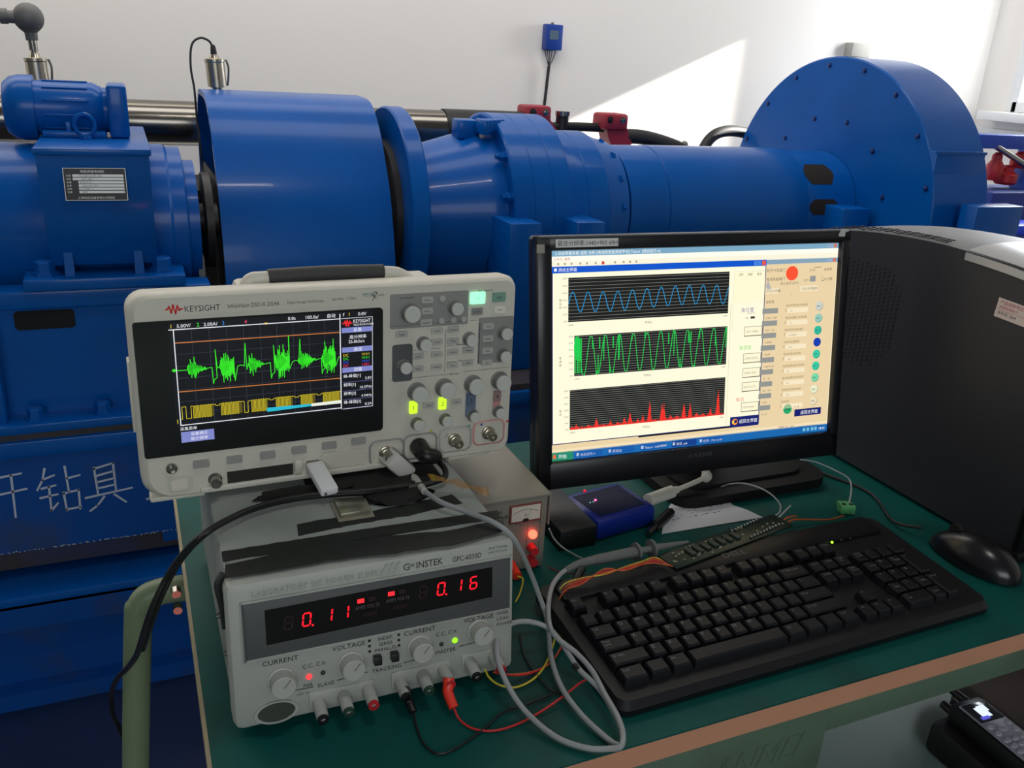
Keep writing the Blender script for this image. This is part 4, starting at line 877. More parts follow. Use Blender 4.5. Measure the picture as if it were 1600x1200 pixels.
# usb stick plugged in
UM = SM @ Matrix.Translation((.1590, -.0005, .0185))
t2 = thing('usb_stick', Matrix.Translation(UM.to_translation()), 'white memory stick plugged into the front of the oscilloscope', 'memory stick')
b = MB(UM @ Matrix.Rotation(R(12), 4, 'X') @ Matrix.Rotation(R(5), 4, 'Z')); b.box2((-.009, -.052, -.0045), (.009, -.004, .0045), None, .0025); b.build('body', mat('stick_white', (226, 228, 230), .35), t2)
b = MB(UM @ Matrix.Rotation(R(12), 4, 'X')); b.box2((-.006, -.006, -.0022), (.006, .003, .0022)); b.box2((-.0012, -.0545, -.001), (.0012, -.0515, .001)); b.build('connector', STEEL, t2)

# ---------------------------------------------------------------- monitor
MM = Matrix.Translation((.6469, .857, .9721)) @ Matrix.Rotation(R(-4.151), 4, 'Z') @ Matrix.Rotation(R(-9.744), 4, 'X') @ Matrix.Rotation(R(-.64), 4, 'Y')
t = thing('computer_monitor', Matrix.Translation((.655, .90, .75)), 'black widescreen monitor showing blue, green and red waveform plots', 'monitor')
M_mb = mat('gloss_black_plastic', (22, 22, 26), .3, var=.05)
XL, XR, ZB, ZT_ = -.2227, .2180, -.1620, .1450
b = MB(MM)
for a, bb in (((XL, -.008, ZB), (-.204, .012, ZT_)), ((.204, -.008, ZB), (XR, .012, ZT_)), ((XL, -.008, .1275), (XR, .012, ZT_)), ((XL, -.008, ZB), (XR, .012, -.1275))): b.box2(a, bb, None, .003)
bez = b.build('bezel', M_mb, t)
b = MB(MM); shell(b, [(rrect(XL, ZB, XR, ZT_, .006), .010), (rrect(XL, ZB, XR, ZT_, .006), .022), (rrect(-.17, -.13, .17, .11, .03), .048), (rrect(-.12, -.10, .12, .08, .03), .056)]); b.build('back_shell', M_mb, t)
b = MB(MM); b.tube([(XL + .002, -.008, ZT_ - .001), (XR - .002, -.008, ZT_ - .001)], .0012, None, 8, 0); b.build('bright_top_edge', mat('pale_grey_edge', (120, 122, 126), .4), t)  # thin pale grey line along the top of the bezel
b = MB(); b.box2((.68, .925, .764), (.76, .955, .93), None, .01); b.build('stand_neck', M_mb, t)
b = MB(); b.prism(rrect(.635, .835, .895, 1.01, .03, 6), Matrix.Translation((0, 0, .7502)), .014); b.prism(rrect(.66, .86, .87, .99, .03, 6), Matrix.Translation((0, 0, .7642)), .004); b.build('stand_base', mat('matte_black_base', (16, 16, 18), .6, spec=.3), t)
G_ = lambda *rgb: glow(rgb, 1.0)
cream, cream2, beige = G_(255, 252, 222), G_(252, 240, 205), G_(236, 212, 168)
c = Canvas(MM @ FY(-.204, -.0005, .1275), 1440, 900, .408, .255, .00004)
c.layer(); c.rect(0, 0, 1440, 900, cream2); c.layer()
c.rect(0, 0, 1440, 24, G_(122, 168, 196)); c.rect(0, 24, 1440, 44, G_(255, 255, 240)); c.rect(0, 44, 1440, 68, G_(252, 246, 222)); c.rect(1040, 66, 1440, 88, G_(134, 164, 186)); c.rect(0, 88, 1436, 850, beige)
c.rect(0, 850, 1440, 866, G_(246, 226, 186)); c.rect(0, 862, 1440, 900, G_(22, 104, 176)); c.rect(0, 862, 104, 900, G_(40, 150, 70))
c.layer(); bl = G_(0, 84, 205)
c.rect(6, 66, 1050, 828, G_(30, 40, 110)); c.rect(420, 826, 1048, 834, G_(20, 16, 14)); c.layer(); c.rect(10, 68, 1046, 824, cream); c.layer(); c.rect(6, 66, 1050, 93, bl); c.layer(); c.rect(1026, 70, 1046, 90, G_(230, 90, 70)); c.rect(1003, 70, 1022, 90, G_(70, 130, 225)); c.rect(984, 70, 1001, 90, G_(70, 130, 225))
for u, r_ in ((1414, (220, 110, 90)), (1396, (150, 170, 200)), (1378, (150, 170, 200))): c.rect(u, 70, u + 15, 86, G_(*r_)); c.rect(u, 4, u + 15, 20, G_(*r_))
c.rect(884, 116, 1046, 256, G_(255, 250, 214)); c.line([(884, 256), (884, 116), (1046, 116)], 1.5, G_(200, 190, 160)); c.line([(872, 262), (872, 820)], 2, G_(215, 205, 170)); c.line([(868, 262), (884, 262), (884, 380)], 1.2, G_(215, 205, 170))
W2, K2, ki = G_(250, 252, 255), G_(40, 38, 38), G_(90, 84, 78)
c.layer()
c.text('2.动态称重系统 波形 分析 [电动机性能测试平台] Test.vi  [调试运行.vi]', 20, 18, 17, W2, squash=.95); c.text('测试主界面', 34, 86, 17, W2); c.rect(16, 73, 28, 85, W2); c.text('文件(F)  编辑', 14, 40, 13, G_(210, 120, 90))
c.disc(238, 56, 7, G_(215, 60, 50))
for u in (30, 60, 90, 130, 160, 200, 290, 330, 360, 390): c.rect(u, 51, u + 8, 60, G_(170, 160, 140))
for k, s_ in enumerate(('位移', '速度', '电流')): c.text(s_, 905 + 48 * k, 134, 13, ki)
gk = G_(18, 20, 20); ln = G_(138, 138, 128)
def graph(u0, v0, u1, v1, n):
    c.rect(u0, v0, u1, v1, gk)
    return [(u0, v0 + (v1 - v0) * (i + .5) / n, u1) for i in range(n)]
rows = graph(80, 113, 858, 299, 13) + graph(108, 358, 858, 533, 16) + graph(88, 592, 858, 768, 19)
c.layer()
for u0, v, u1 in rows: c.line([(u0, v), (u1, v)], 1.5, ln)
for u0, v0, v1 in ((80, 113, 299), (108, 358, 533), (88, 592, 768)):
    c.line([(800, v0), (800, v1)], 1, G_(70, 72, 70))
    for i in range(7): c.text('%d.00' % (60 - 10 * i), u0 - 6, v0 + 6 + (v1 - v0 - 6) * i / 6, 9, ki, 'RIGHT')
    c.text('时间(s)', 440, v1 + 24, 12, ki); c.text('0.0000', u0, v1 + 16, 9, ki); c.text('1.0000', 856, v1 + 14, 9, ki, 'RIGHT')
for v0, s_ in ((225, '角位移'), (470, '角速度'), (700, '电流')):
    for k, ch_ in enumerate(s_): c.text(ch_, 38, v0 + 15 * k - 15, 12, ki)
c.layer(); cy = G_(30, 140, 200); ge = G_(30, 205, 80); rr_ = G_(238, 50, 40)
c.line([(80 + i * 778 / 330, 214 - 42 * math.sin(2 * PI * (i / 330 * 11.2) - .25) + 6 * math.sin(i * .02)) for i in range(331)], 3.6, cy)
random.seed(5); gp_ = []
for i in range(420):
    ph = i / 420 * 11.2; s_ = math.sin(2 * PI * ph + .6); v = 446 - 80 * max(-1, min(1, s_ * 1.12)); u = 108 + i * 750 / 420
    gp_.append((u, max(360, min(531, v))))
    f = ph % 1
    if (.06 < f < .16 and int(ph) in (0, 3, 7, 9)) or (int(ph) == 0 and f < .45) or (random.random() < .05): gp_ += [(u + .5, max(360, min(531, v + random.uniform(-90, 110))))] 
c.line(gp_, 3.2, ge)
for u in (112, 122, 130, 140, 226, 290, 560, 660, 672): c.line([(u, 372), (u, 420 + (100 if u < 150 else 0))], 5, ge)
random.seed(9)
hts = {4: 14, 12: 20, 24: 10, 36: 14, 52: 38, 66: 10, 80: 22, 94: 14, 108: 26, 120: 50, 136: 18, 146: 26, 160: 84, 172: 10, 186: 70, 190: 58, 204: 20, 218: 16, 232: 66, 246: 62, 260: 20, 274: 16, 290: 30, 306: 100}
for i in range(320):
    h = random.uniform(2, 9)
    for k, hv in hts.items():
        d = abs(i - k)
        if d < 5: h = max(h, hv * (1 - d / 5) * random.uniform(.7, 1.05))
    c.rect(88 + i * 2.4, 768 - h * 1.35, 88 + i * 2.4 + 2.6, 768, rr_)
# side panel of the front window
c.text('角位置', 926, 298, 23, G_(140, 120, 170)); c.text('00.00000 00', 960, 308, 8, ki); c.text('开始        停止', 950, 330, 9, ki); c.rect(978, 320, 1000, 330, K2)
c.text('角速度', 924, 470, 22, G_(140, 225, 120)); c.text('电流', 918, 712, 22, G_(235, 130, 110))
btn = []
for v, s_ in ((368, 'SAVE TABLE'), (492, 'OPEN EXCEL'), (560, 'OPEN TEXT'), (626, 'SAVE DATA'), (722, 'STOP SAVE')):
    c.rect(948, v - 2, 1045, v + 43, G_(112, 104, 84)); btn.append((v, s_))
c.rect(892, 784, 1046, 834, G_(20, 30, 110)); c.layer()
for v, s_ in btn: c.rect(950, v, 1041, v + 39, G_(255, 248, 214)); c.text(s_, 956, v + 26, 14, ki, squash=.9)
c.disc(918, 808, 15, G_(250, 150, 60)); c.layer(); c.disc(922, 806, 8, G_(20, 30, 110)); c.text('返回主界面', 940, 816, 20, W2); c.rect(904, 800, 912, 815, G_(255, 220, 90))
# back window on the right
c.disc(1190, 132, 33, G_(252, 84, 50), 32); c.text('松开卡瓦阀门', 1052, 122, 17, ki); c.text('关闭夹紧阀门', 1052, 162, 17, ki); c.text('锁上/松开 (红灯)', 1130, 182, 14, ki)
c.poly([(1052, 186), (1062, 160), (1082, 200), (1060, 204)], G_(178, 178, 178)); c.rect(1052, 196, 1120, 222, G_(245, 228, 192)); c.text('启动调试数据', 1054, 214, 13, K2); c.rect(1240, 192, 1338, 218, G_(245, 228, 192)); c.text('停止调试数据', 1250, 211, 14, K2)
c.text('5 0.0', 1286, 126, 15, ki); c.rect(1310, 108, 1350, 110, ki); c.text('波特率', 1366, 126, 15, ki); c.text('DTI', 1258, 172, 15, ki); c.rect(1290, 148, 1322, 174, G_(150, 152, 150)); c.text('Hz 设置', 1366, 170, 15, ki); c.line([(1356, 148), (1356, 172), (1372, 172)], 1.5, ki)
c.text('▸', 1190, 236, 16, ki); c.text('设定值', 1056, 264, 15, ki)
gb_ = G_(148, 150, 146)
cols = [(206, 214, 206), (150, 205, 190), (40, 190, 160), (20, 60, 180), (50, 205, 165), (50, 205, 165), (120, 220, 170), (236, 240, 205), (240, 225, 190)]
for k in range(9):
    v = 300 + 56.8 * k
    c.rect(1040, v - 12, 1124 - k * 2, v + 12, gb_)
    c.text(('0.500  1.000', '0.50  1.00', '0.00000', '100.00', '1.000 0.100', '25    50', '100   200', '0.300', '25  50')[k], 1060, v + 36, 12, ki)
    c.text(('电压反馈时间比例系数', '电压反馈最大比例系数', '电压死区比例系数%', '电压死区速度值', '电流反馈比例系数', '电流反馈时间比例系数', '电流反馈最大时间系数', '电流反馈比例系数值', '自动标定')[k], 1166, v - 16, 12, G_(120, 100, 70))
    c.rect(1176, v - 8, 1290, v + 14, G_(248, 232, 198)); c.text(('12', '15', '0.00063', '4.00', '350', '65', '60', '130', '5')[k], 1190, v + 9, 13, ki); c.line([(1170, v - 6), (1164, v), (1170, v + 8)], 1.5, ki)
    c.disc(1352, v - 10, 21, G_(*[int(x * .8) for x in cols[k]]), 24)
c.disc(1206, 772, 24, G_(40, 170, 110), 24); c.rect(1246, 778, 1398, 812, G_(20, 30, 110)); c.layer()
for k in range(9): c.disc(1350, 288 + 56.8 * k, 19, G_(*cols[k]), 24)
c.layer()
for k in range(9):
    if k != 3: c.text('确定', 1338, 294 + 56.8 * k, 11, ki)
c.text('启动', 1192, 778, 14, K2); c.text('返回主界面', 1280, 803, 20, W2); c.text('一 ⌀', 1240, 770, 16, ki)
for u, s_ in ((116, '电机测试.vi'), (270, '测试(2)'), (430, 'Test.vi - LabVIEW'), (590, '测试_sub'), (730, '结果 - Microsoft')):
    c.rect(u, 868, u + 128, 896, G_(16, 90, 170) if u != 590 else G_(10, 60, 140)); c.text(s_, u + 22, 889, 15, W2); 
for u in (118, 272, 432, 592, 732): c.rect(u + 2, 874, u + 14, 888, G_(210, 225, 240))
c.text('开始', 34, 890, 20, W2); c.rect(10, 872, 24, 890, G_(230, 110, 60)); c.text('18:24', 1390, 889, 16, W2); c.text('数据库 0:00  12/09', 1160, 861, 11, ki)
for u in (1300, 1322, 1346, 1366): c.rect(u, 874, u + 14, 890, G_(120, 190, 220))
c.build('screen', t)
c = Canvas(MM @ FY(-.2005, -.0083, .1408), 80, 9, .080, .0095, .0001); c.layer(); c.rect(0, 0, 80, 9, mat('label_white', (214, 216, 214), .5)); c.layer(); c.text('最佳分辨率:1440×900 60Hz', 2, 7.0, 6.6, M_ink, squash=.98); c.build('resolution_sticker', bez)
c = Canvas(MM @ FY(-.018, -.0083, -.1345), 40, 9, .040, .009, .0001); c.layer(); c.text('方正科技', 8, 6, 6, mat('logo_grey', (84, 86, 88), .4), squash=1.2); c.line([(2, 5), (4, 2), (6, 3), (5, 6), (2, 5)], .8, mat('logo_grey', (84, 86, 88), .4)); c.build('maker_mark', bez)
b = MB(MM); b.prism([(.196, .138), (.200, .1455), (.213, .1455), (.211, .142), (.207, .142), (.206, .136), (.197, .136)], FY(0, -.0078, 0), .0015); b.build('corner_clip', mat('silver_sticker', (186, 188, 186), .4), t)
b = MB(MM); b.box2((XL - .001, -.0092, .1255), (-.2145, -.0075, .1355)); b.build('corner_tab', mat('grey_tab', (146, 142, 132), .5), t)
# ---------------------------------------------------------------- computer tower
t = thing('computer_tower', (1.06, .83, .75), 'tall black computer tower with curved silver-trimmed top, at the right edge', 'computer')
M_tw = mat('tower_black_sheet', (42, 43, 49), .5, var=.08, scale=60, bump=.06)
M_tg = mat('tower_grey_plastic', (112, 114, 118), .45)
prof = spline([(0, y, z) for y, z in ((1.06, 1.070), (.97, 1.093), (.89, 1.103), (.80, 1.107), (.72, 1.104), (.66, 1.098), (.60, 1.086))], 5)
pr = [(v.y, v.z) for v in prof]
YZ = lambda x: Matrix(((0, 0, 1, x), (1, 0, 0, 0), (0, 1, 0, 0), (0, 0, 0, 1)))
b = MB(); b.prism([(.60, .756), (1.06, .756)] + pr, YZ(.970), .18); b.build('side_panel', M_tw, t)
# crowned top: grey perforated cover, silver front grip
b = MB()
def crown(y0, y1, m, h=.014, xin=.010, lift=.0):
    P = [(y, z) for y, z in pr if y1 - 1e-6 <= y <= y0 + 1e-6]; vs = []; n = 7
    for y, z in P:
        for k in range(n):
            s_ = k / (n - 1); vs.append((.970 + .002 + s_ * .176, y, z + lift + h * math.sin(PI * min(1, max(0, s_))) ** .45 if 0 < k < n - 1 else z + lift))
    b.add(vs, [(j * n + i, j * n + i + 1, (j + 1) * n + i + 1, (j + 1) * n + i) for j in range(len(P) - 1) for i in range(n - 1)], m)
crown(1.07, .765, M_tg, .006); b.build('top_cover', M_tg, t)
b = MB(); crown(.775, .59, None, .008, .01, .0015); 
G2 = [q for q in pr if .60 <= q[0] <= .77]; b.prism([(y, z - .0015) for y, z in G2] + [(y, z - .011) for y, z in reversed(G2)], YZ(.9685), .004); b.build('silver_grip', mat('silver_plastic', (176, 178, 182), .3, .4), t)
b = MB()
for i in range(34):
    for j in range(3):
        y = 1.04 - i * .0072; z = np_z = min(pr, key=lambda q: abs(q[0] - y))[1]
        b.box((.9735 + j * .006, y, z + .0035 + j * .0010), (.0035, .0042, .0012), None)
b.build('top_vent_holes', mat('vent_black', (14, 14, 16), .7), t)
b = MB()
for i in range(17):
    for j in range(24):
        y, z = .990 - i * .0085, 1.055 - j * .0062 - (i % 2) * .003
        if math.hypot((i - 8) / 9, (j - 11) / 12.5) < 1.05: b.cyl((.9699, y, z), (.9694, y, z), .0019, None, None, 6)
b.build('side_vent_holes', mat('vent_black', (14, 14, 16), .7), t)
b = MB(); b.box2((.968, .594, .756), (1.152, .604, 1.085), None, .004); b.box2((.966, .590, .7502), (1.154, .64, .765), None, .004); b.build('front_frame', mat('front_gloss_black', (18, 18, 21), .3), t)
b = MB(); b.box2((.975, 1.0, .7502), (1.145, 1.05, .758)); b.build('rear_foot', mat('front_gloss_black', (18, 18, 21), .3), t)
c = Canvas(Matrix.Translation((.9695, .706, 1.062)) @ Matrix.Rotation(R(-90), 4, 'Z') @ Matrix.Rotation(R(90), 4, 'X') @ Matrix.Rotation(R(-3), 4, 'Z'), 40, 22, .044, .024, .0001)
c.layer(); c.rect(0, 0, 40, 22, mat('warranty_white', (214, 198, 192), .5)); c.layer(); rdi = mat('sticker_red_ink', (180, 70, 70), .5); c.text('产品保修凭证', 3, 6, 5, rdi); c.text('合格检验标识', 3, 11, 4, rdi); c.line([(2, 13), (38, 13)], .4, rdi); c.text('序列号: 2009', 3, 18, 4.4, M_ink); c.build('sticker', t)

# ---------------------------------------------------------------- keyboard
KM = Matrix.Translation((.3605, .520, .752)) @ Matrix.Rotation(R(.9), 4, 'Z') @ Matrix.Rotation(R(3.6), 4, 'X')
t = thing('computer_keyboard', KM, 'full-size black keyboard with one green lamp lit, on the green bench top', 'keyboard')
M_kb = mat('keyboard_black', (22, 22, 26), .42, var=.06, spec=.35)
KW = .487; KD = .186
b = MB(KM)
o1 = [(x, y) for x, y in rrect(0, 0, KW, KD, .014, 6)]; o2 = [(x, y) for x, y in rrect(.004, .006, KW - .004, KD - .003, .012, 6)]; o3 = [(x, y) for x, y in rrect(.001, .001, KW - .001, KD, .012, 6)]
n = len(o1); vs = [(x, y, -.001) for x, y in o3] + [(x, y, .006) for x, y in o1] + [(x, y, .0125) for x, y in o2]
b.add(vs, [(i, (i + 1) % n, n + (i + 1) % n, n + i) for i in range(n)] + [(n + i, n + (i + 1) % n, 2 * n + (i + 1) % n, 2 * n + i) for i in range(n)] + [tuple(reversed(range(n))), tuple(range(2 * n, 3 * n))])
b.build('base', M_kb, t)
b = MB(KM); b.box2((.02, .150, .012), (KW - .02, .183, .0165), None, .004); b.build('rear_deck', M_kb, t)
for x in (.05, .42):
    b = MB(KM); b.box2((x, .165, -.013), (x + .02, .172, 0), None, .001); b.build('rear_foot', M_kb, t)
M_key = mat('keycap_black', (21, 22, 27), .40, var=.05, spec=.35); M_leg = mat('legend_grey', (128, 130, 136), .6, var=0)
U = .0194; KX0 = .0165; KY0 = .0205; KH = .0195
def key(col, row, w, txt='', h=1, name='key'):
    x0 = KX0 + col * U; y0 = KY0 + row * KH + (.007 if row == 5 else 0)
    if row == 5: y0 -= 0
    wx, dy = w * U - .0012, h * KH - .0012
    b = MB(KM); z0, z1 = .0125, .0215 + row * .0004
    s_ = .0022; f = .0030; k = .0012
    b.add([(x0, y0, z0), (x0 + wx, y0, z0), (x0 + wx, y0 + dy, z0), (x0, y0 + dy, z0),
           (x0 + s_ - .0004, y0 + f * .7, z1 - .002), (x0 + wx - s_ + .0004, y0 + f * .7, z1 - .002), (x0 + wx - s_ + .0004, y0 + dy - k, z1 - .001), (x0 + s_ - .0004, y0 + dy - k, z1 - .001),
           (x0 + s_ + .0008, y0 + f + .0006, z1), (x0 + wx - s_ - .0008, y0 + f + .0006, z1), (x0 + wx - s_ - .0008, y0 + dy - k - .001, z1 + .0004), (x0 + s_ + .0008, y0 + dy - k - .001, z1 + .0004)],
          [(0, 1, 5, 4), (1, 2, 6, 5), (2, 3, 7, 6), (3, 0, 4, 7), (4, 5, 9, 8), (5, 6, 10, 9), (6, 7, 11, 10), (7, 4, 8, 11), (8, 9, 10, 11)], M_key)
    if txt:
        lines = txt.split('|')
        for i, q in enumerate(lines):
            b.text(q, Matrix.Translation((x0 + s_ + .0018, y0 + dy - .0075 - i * .0042 * (1 if len(lines) > 1 else 0) + (.001 if len(lines) > 1 else 0), z1 + .0006)), .0062 if len(q) == 1 and len(lines) == 1 else .0042, M_leg)
    b.build(name, M_key, t, angle=20)
rows = [
 (0, [(0, 1.5, 'Ctrl'), (1.5, 1.25, ''), (2.75, 1.25, 'Alt'), (10, 1.25, 'Alt'), (11.25, 1.25, ''), (12.5, 1.25, ''), (13.75, 1.25, 'Ctrl'), (15.25, 1, '<'), (16.25, 1, 'v'), (17.25, 1, '>'), (18.6, 2, '0|Ins'), (20.6, 1, '.|Del')]),
 (1, [(0, 2.25, '⇧ Shift')] + [(2.25 + i, 1, ch_) for i, ch_ in enumerate('ZXCVBNM,./')] + [(12.25, 2.75, '⇧ Shift'), (16.25, 1, '^'), (18.6, 1, '1|End'), (19.6, 1, '2'), (20.6, 1, '3|PgDn')]),
 (2, [(0, 1.75, 'Caps|Lock')] + [(1.75 + i, 1, ch_) for i, ch_ in enumerate("ASDFGHJKL;'")] + [(12.75, 2.25, 'Enter'), (18.6, 1, '4'), (19.6, 1, '5'), (20.6, 1, '6')]),
 (3, [(0, 1.5, 'Tab')] + [(1.5 + i, 1, ch_) for i, ch_ in enumerate('QWERTYUIOP[]')] + [(13.5, 1.5, '\\'), (15.25, 1, 'Delete'), (16.25, 1, 'End'), (17.25, 1, 'Page|Down'), (18.6, 1, '7|Home'), (19.6, 1, '8'), (20.6, 1, '9|PgUp')]),
 (4, [(i, 1, ch_) for i, ch_ in enumerate('`1234567890-=')] + [(13, 2, '← Backspace'), (15.25, 1, 'Insert'), (16.25, 1, 'Home'), (17.25, 1, 'Page|Up'), (18.6, 1, 'Num|Lock'), (19.6, 1, '/'), (20.6, 1, '*'), (21.6, 1, '-')]),
 (5, [(0, 1, 'Esc')] + [(2 + i, 1, 'F%d' % (i + 1)) for i in range(4)] + [(6.5 + i, 1, 'F%d' % (i + 5)) for i in range(4)] + [(11 + i, 1, 'F%d' % (i + 9)) for i in range(4)] + [(15.25, 1, 'Print'), (16.25, 1, 'Scroll'), (17.25, 1, 'Pause')]),
]
for r_, ks in rows:
    for col, w_, s_ in ks: key(col, r_, w_, s_)
key(21.6, 0, 1, 'Enter', 2); key(21.6, 2, 1, '+', 2)
key(4, 0, 6, '', 1, 'space_bar')
b = MB(KM); b.text('DELL', Matrix.Translation((.232, .160, .0168)), .0125, None, squash=1.25); b.build('maker_mark', mat('logo_grey', (84, 86, 88), .4), t)
for k in range(3):
    b = MB(KM); b.sphere((KX0 + (18.9 + .75 * k) * U, .1475, .0165), .0016, None, 12); b.build('status_lamp', glow((170, 255, 40), 2.2) if k == 0 else mat('led_off', (40, 44, 40), .3), t)

# ---------------------------------------------------------------- mouse
t = thing('computer_mouse', Matrix.Translation((.918, .612, .75)) @ Matrix.Rotation(R(8), 4, 'Z'), 'black computer mouse between keyboard and tower', 'mouse')
MMo = WORLD[t.name]; b = MB(MMo)
bm = bmesh.new(); bmesh.ops.create_uvsphere(bm, u_segments=28, v_segments=18, radius=1)
for v in bm.verts:
    x, y, z = v.co; v.co = Vector((x * .031 * (1 - .12 * y), y * .058, max(0, z) * .036 * (1 - .15 * (y + .3) ** 2) + min(0, z) * .002 + .003))
b.merge(bm, None); b.build('shell', mat('mouse_black', (24, 24, 28), .25), t)
b = MB(MMo); b.cyl((-.0035, .030, .031), (.0035, .030, .031), .008, None, None, 20); b.build('scroll_wheel', mat('rubber_black', (20, 20, 20), .8), t)
b = MB(); b.tube([(.90, .68, .765), (.895, .72, .755), (.93, .80, .753), (.90, .90, .753), (.93, 1.0, .753)], .002, None, 8, 8); tag(b.build('mouse_cable', HOSE), 'thin black cable leading back from the mouse', 'cable')

# ---------------------------------------------------------------- things between monitor and keyboard
t = thing('black_carton', (.47, .87, .75), 'flat black carton with faint side print, right of the small power supply', 'carton')
b = MB(); P = [at(885, 863, .752), at(952, 826, .752), at(905, 772, .752), at(868, 782, .752)]
bx0, bx1, by0, by1 = .436, .486, .795, .925
b.box2((bx0, by0, .7502), (bx1, by1, .778), None, .0015); b.build('carton_body', mat('carton_black', (20, 20, 22), .45), t)
c = Canvas(Matrix.Translation((bx0 - .0003, .915, .776)) @ Matrix.Rotation(R(-90), 4, 'Z') @ Matrix.Rotation(R(90), 4, 'X'), 100, 24, .10, .024, .0001); c.layer(); gy = mat('carton_print', (84, 84, 88), .6); c.text('Network Adapter', 12, 9, 7, gy); c.text('Data Terminal', 44, 19, 8, gy); c.build('side_print', t)
BM = Matrix.Translation((.490, .800, .7505)) @ Matrix.Rotation(R(9), 4, 'Z')
t = thing('blue_interface_box', BM, 'deep blue electronic box with tiny pink lamp, on the bench under the monitor', 'interface box')
b = MB(BM); b.box2((0, 0, 0), (.094, .078, .028), None, .006); b.build('case', mat('translucent_blue', (16, 38, 128), .35, var=.06), t)
b = MB(BM); b.box2((.010, .010, .0275), (.084, .068, .0288), None, .0006); b.build('top_label', mat('navy_label', (14, 22, 58), .6, spec=.2), t)
b = MB(BM); b.sphere((.030, .046, .0292), .0016, glow((255, 90, 150), 3.0), 12); b.build('lamp', None, t)
for x in (.016, .021):
    b = MB(BM); b.sphere((x + .004, .044, .0290), .0011, glow((120, 190, 180), .8), 10); b.build('lamp', None, t)
b = MB(BM); b.sphere((.034, .074, .0282), .0020, glow((220, 20, 40), 1.2), 12); b.build('rear_lamp', None, t)
t = thing('white_cable', at(1040, 790, .752), 'white lead with moulded connector and round ferrite end, under the monitor', 'cable')
M_wc = mat('dirty_white_plastic', (196, 194, 184), .5, var=.05)
b = MB(); a0, a1 = at(1012, 782, .772), at(1050, 768, .772); b.tube([a0, a0.lerp(a1, .5), a1], .0085, None, 14, 3); b.tube([a1, at(1058, 765, .772)], .005, None, 12, 0); b.build('connector', M_wc, t)
b = MB(); b.tube([at(1055, 766, .772), at(1078, 757, .776), at(1100, 747, .780)], .0034, None, 12, 5); b.build('lead', M_wc, t)
b = MB(); pe = at(1104, 745, .781); b.sphere(pe, .0085, None, 18, (1, .7, 1)); b.tube([pe, pe + seg(.02, .03, -.004)], .006, None, 12, 0); b.build('ferrite_end', M_wc, t)
# printed sheet of paper
pp = [(1034, 834), (1192, 808), (1166, 796), (1145, 789), (1132, 775), (1104, 771), (1064, 766), (1046, 790), (1038, 812)]
t = thing('printed_paper', at(1100, 800, .7505), 'torn sheet of printed paper lying in front of the monitor', 'paper')
b = MB(); W3 = [at(x, y, .7512) for x, y in pp]; n = len(W3)
b.add(W3 + [p - seg(0, 0, .0008) for p in W3], [tuple(range(n)), tuple(range(2 * n - 1, n - 1, -1))] + [(i, (i + 1) % n, n + (i + 1) % n, n + i) for i in range(n)], mat('paper_white', (206, 208, 214), .8)); b.build('sheet', None, t)
random.seed(21); b = MB()
for r_ in range(7):
    for k in range(9):
        if random.random() < .75:
            p = at(1052 + k * 9 + r_ * 2.5 + random.uniform(-2, 2), 812 - r_ * 5.5 - k * 1.6, .7515); b.box(p, (random.uniform(.001, .006), .0012, .0001))
b.build('printing', mat('print_ink', (70, 74, 86), .8), t)
# black dongle
b = MB(); p0 = at(1022, 824, .757); p1 = at(1048, 800, .757); b.tube([p0, p1], .0065, mat('dongle_black', (18, 18, 20), .4), 6, 0); q = p0.lerp(p1, -.35); b.tube([q, p0], .0045, STEEL, 6, 0); tag(b.build('usb_dongle', None), 'short black connector with metal tip on the left end of the paper', 'connector')
# circuit board
C0 = at(1030, 882, .7685)
CM = Matrix.Translation((.522, .677, .7800)) @ Matrix.Rotation(R(11), 4, 'Z')
t = thing('circuit_board', CM, 'bare dark green circuit board behind the keyboard, wires soldered to it', 'circuit board')
b = MB(CM); b.box2((0, 0, 0), (.20, .032, .0016), None, .0004); b.build('board', mat('pcb_green', (16, 36, 26), .35, var=.3, scale=80), t)
for x in (.004, .18):
    b = MB(CM); b.cyl((x, .016, -.0015), (x, .016, 0), .003, None, None, 8); b.build('standoff', M_ink, t)
random.seed(8)
for i in range(7):
    b = MB(CM); x = .034 + i * .0125; b.box2((x, .010, .0016), (x + .007, .024, .0045), None, .0004); b.build('relay', mat('chip_grey', (52, 62, 54), .5), t)
for x0, y0, n_, dx, dy in ((.118, .027, 9, .006, .0004), (.128, .005, 10, .006, .0004)):
    b = MB(CM)
    for i in range(n_): b.sphere((x0 + i * dx, y0 + i * dy, .003), .0019, None, 8)
    b.build('solder_row', mat('solder', (176, 178, 176), .3, .9), t)
b = MB(CM)
for i in range(42):
    x, y = random.uniform(.005, .19), random.uniform(.004, .028); b.box((x, y, .0022), (.003, .0018, .0012))
b.build('small_components', mat('component_pale', (140, 140, 120), .5), t)
# green terminal block
TM = Matrix.Translation(at(1321, 800, .752)) @ Matrix.Rotation(R(-20), 4, 'Z')
t = thing('terminal_block', TM, 'pale green screw terminal plug between paper and tower', 'connector')
M_tb = mat('terminal_green', (92, 176, 112), .45, dirt=(50, 110, 70), dirt_scale=60)
b = MB(TM); b.box2((-.010, -.007, 0), (.010, .007, .012), None, .001); b.box2((-.008, .005, .003), (.008, .014, .010)); b.build('block', M_tb, t)
for x in (-.005, .005):
    q = MB(TM); q.cyl((x, -.001, .0115), (x, -.001, .0128), .003, None, None, 12); q.build('screw', STEEL, t)

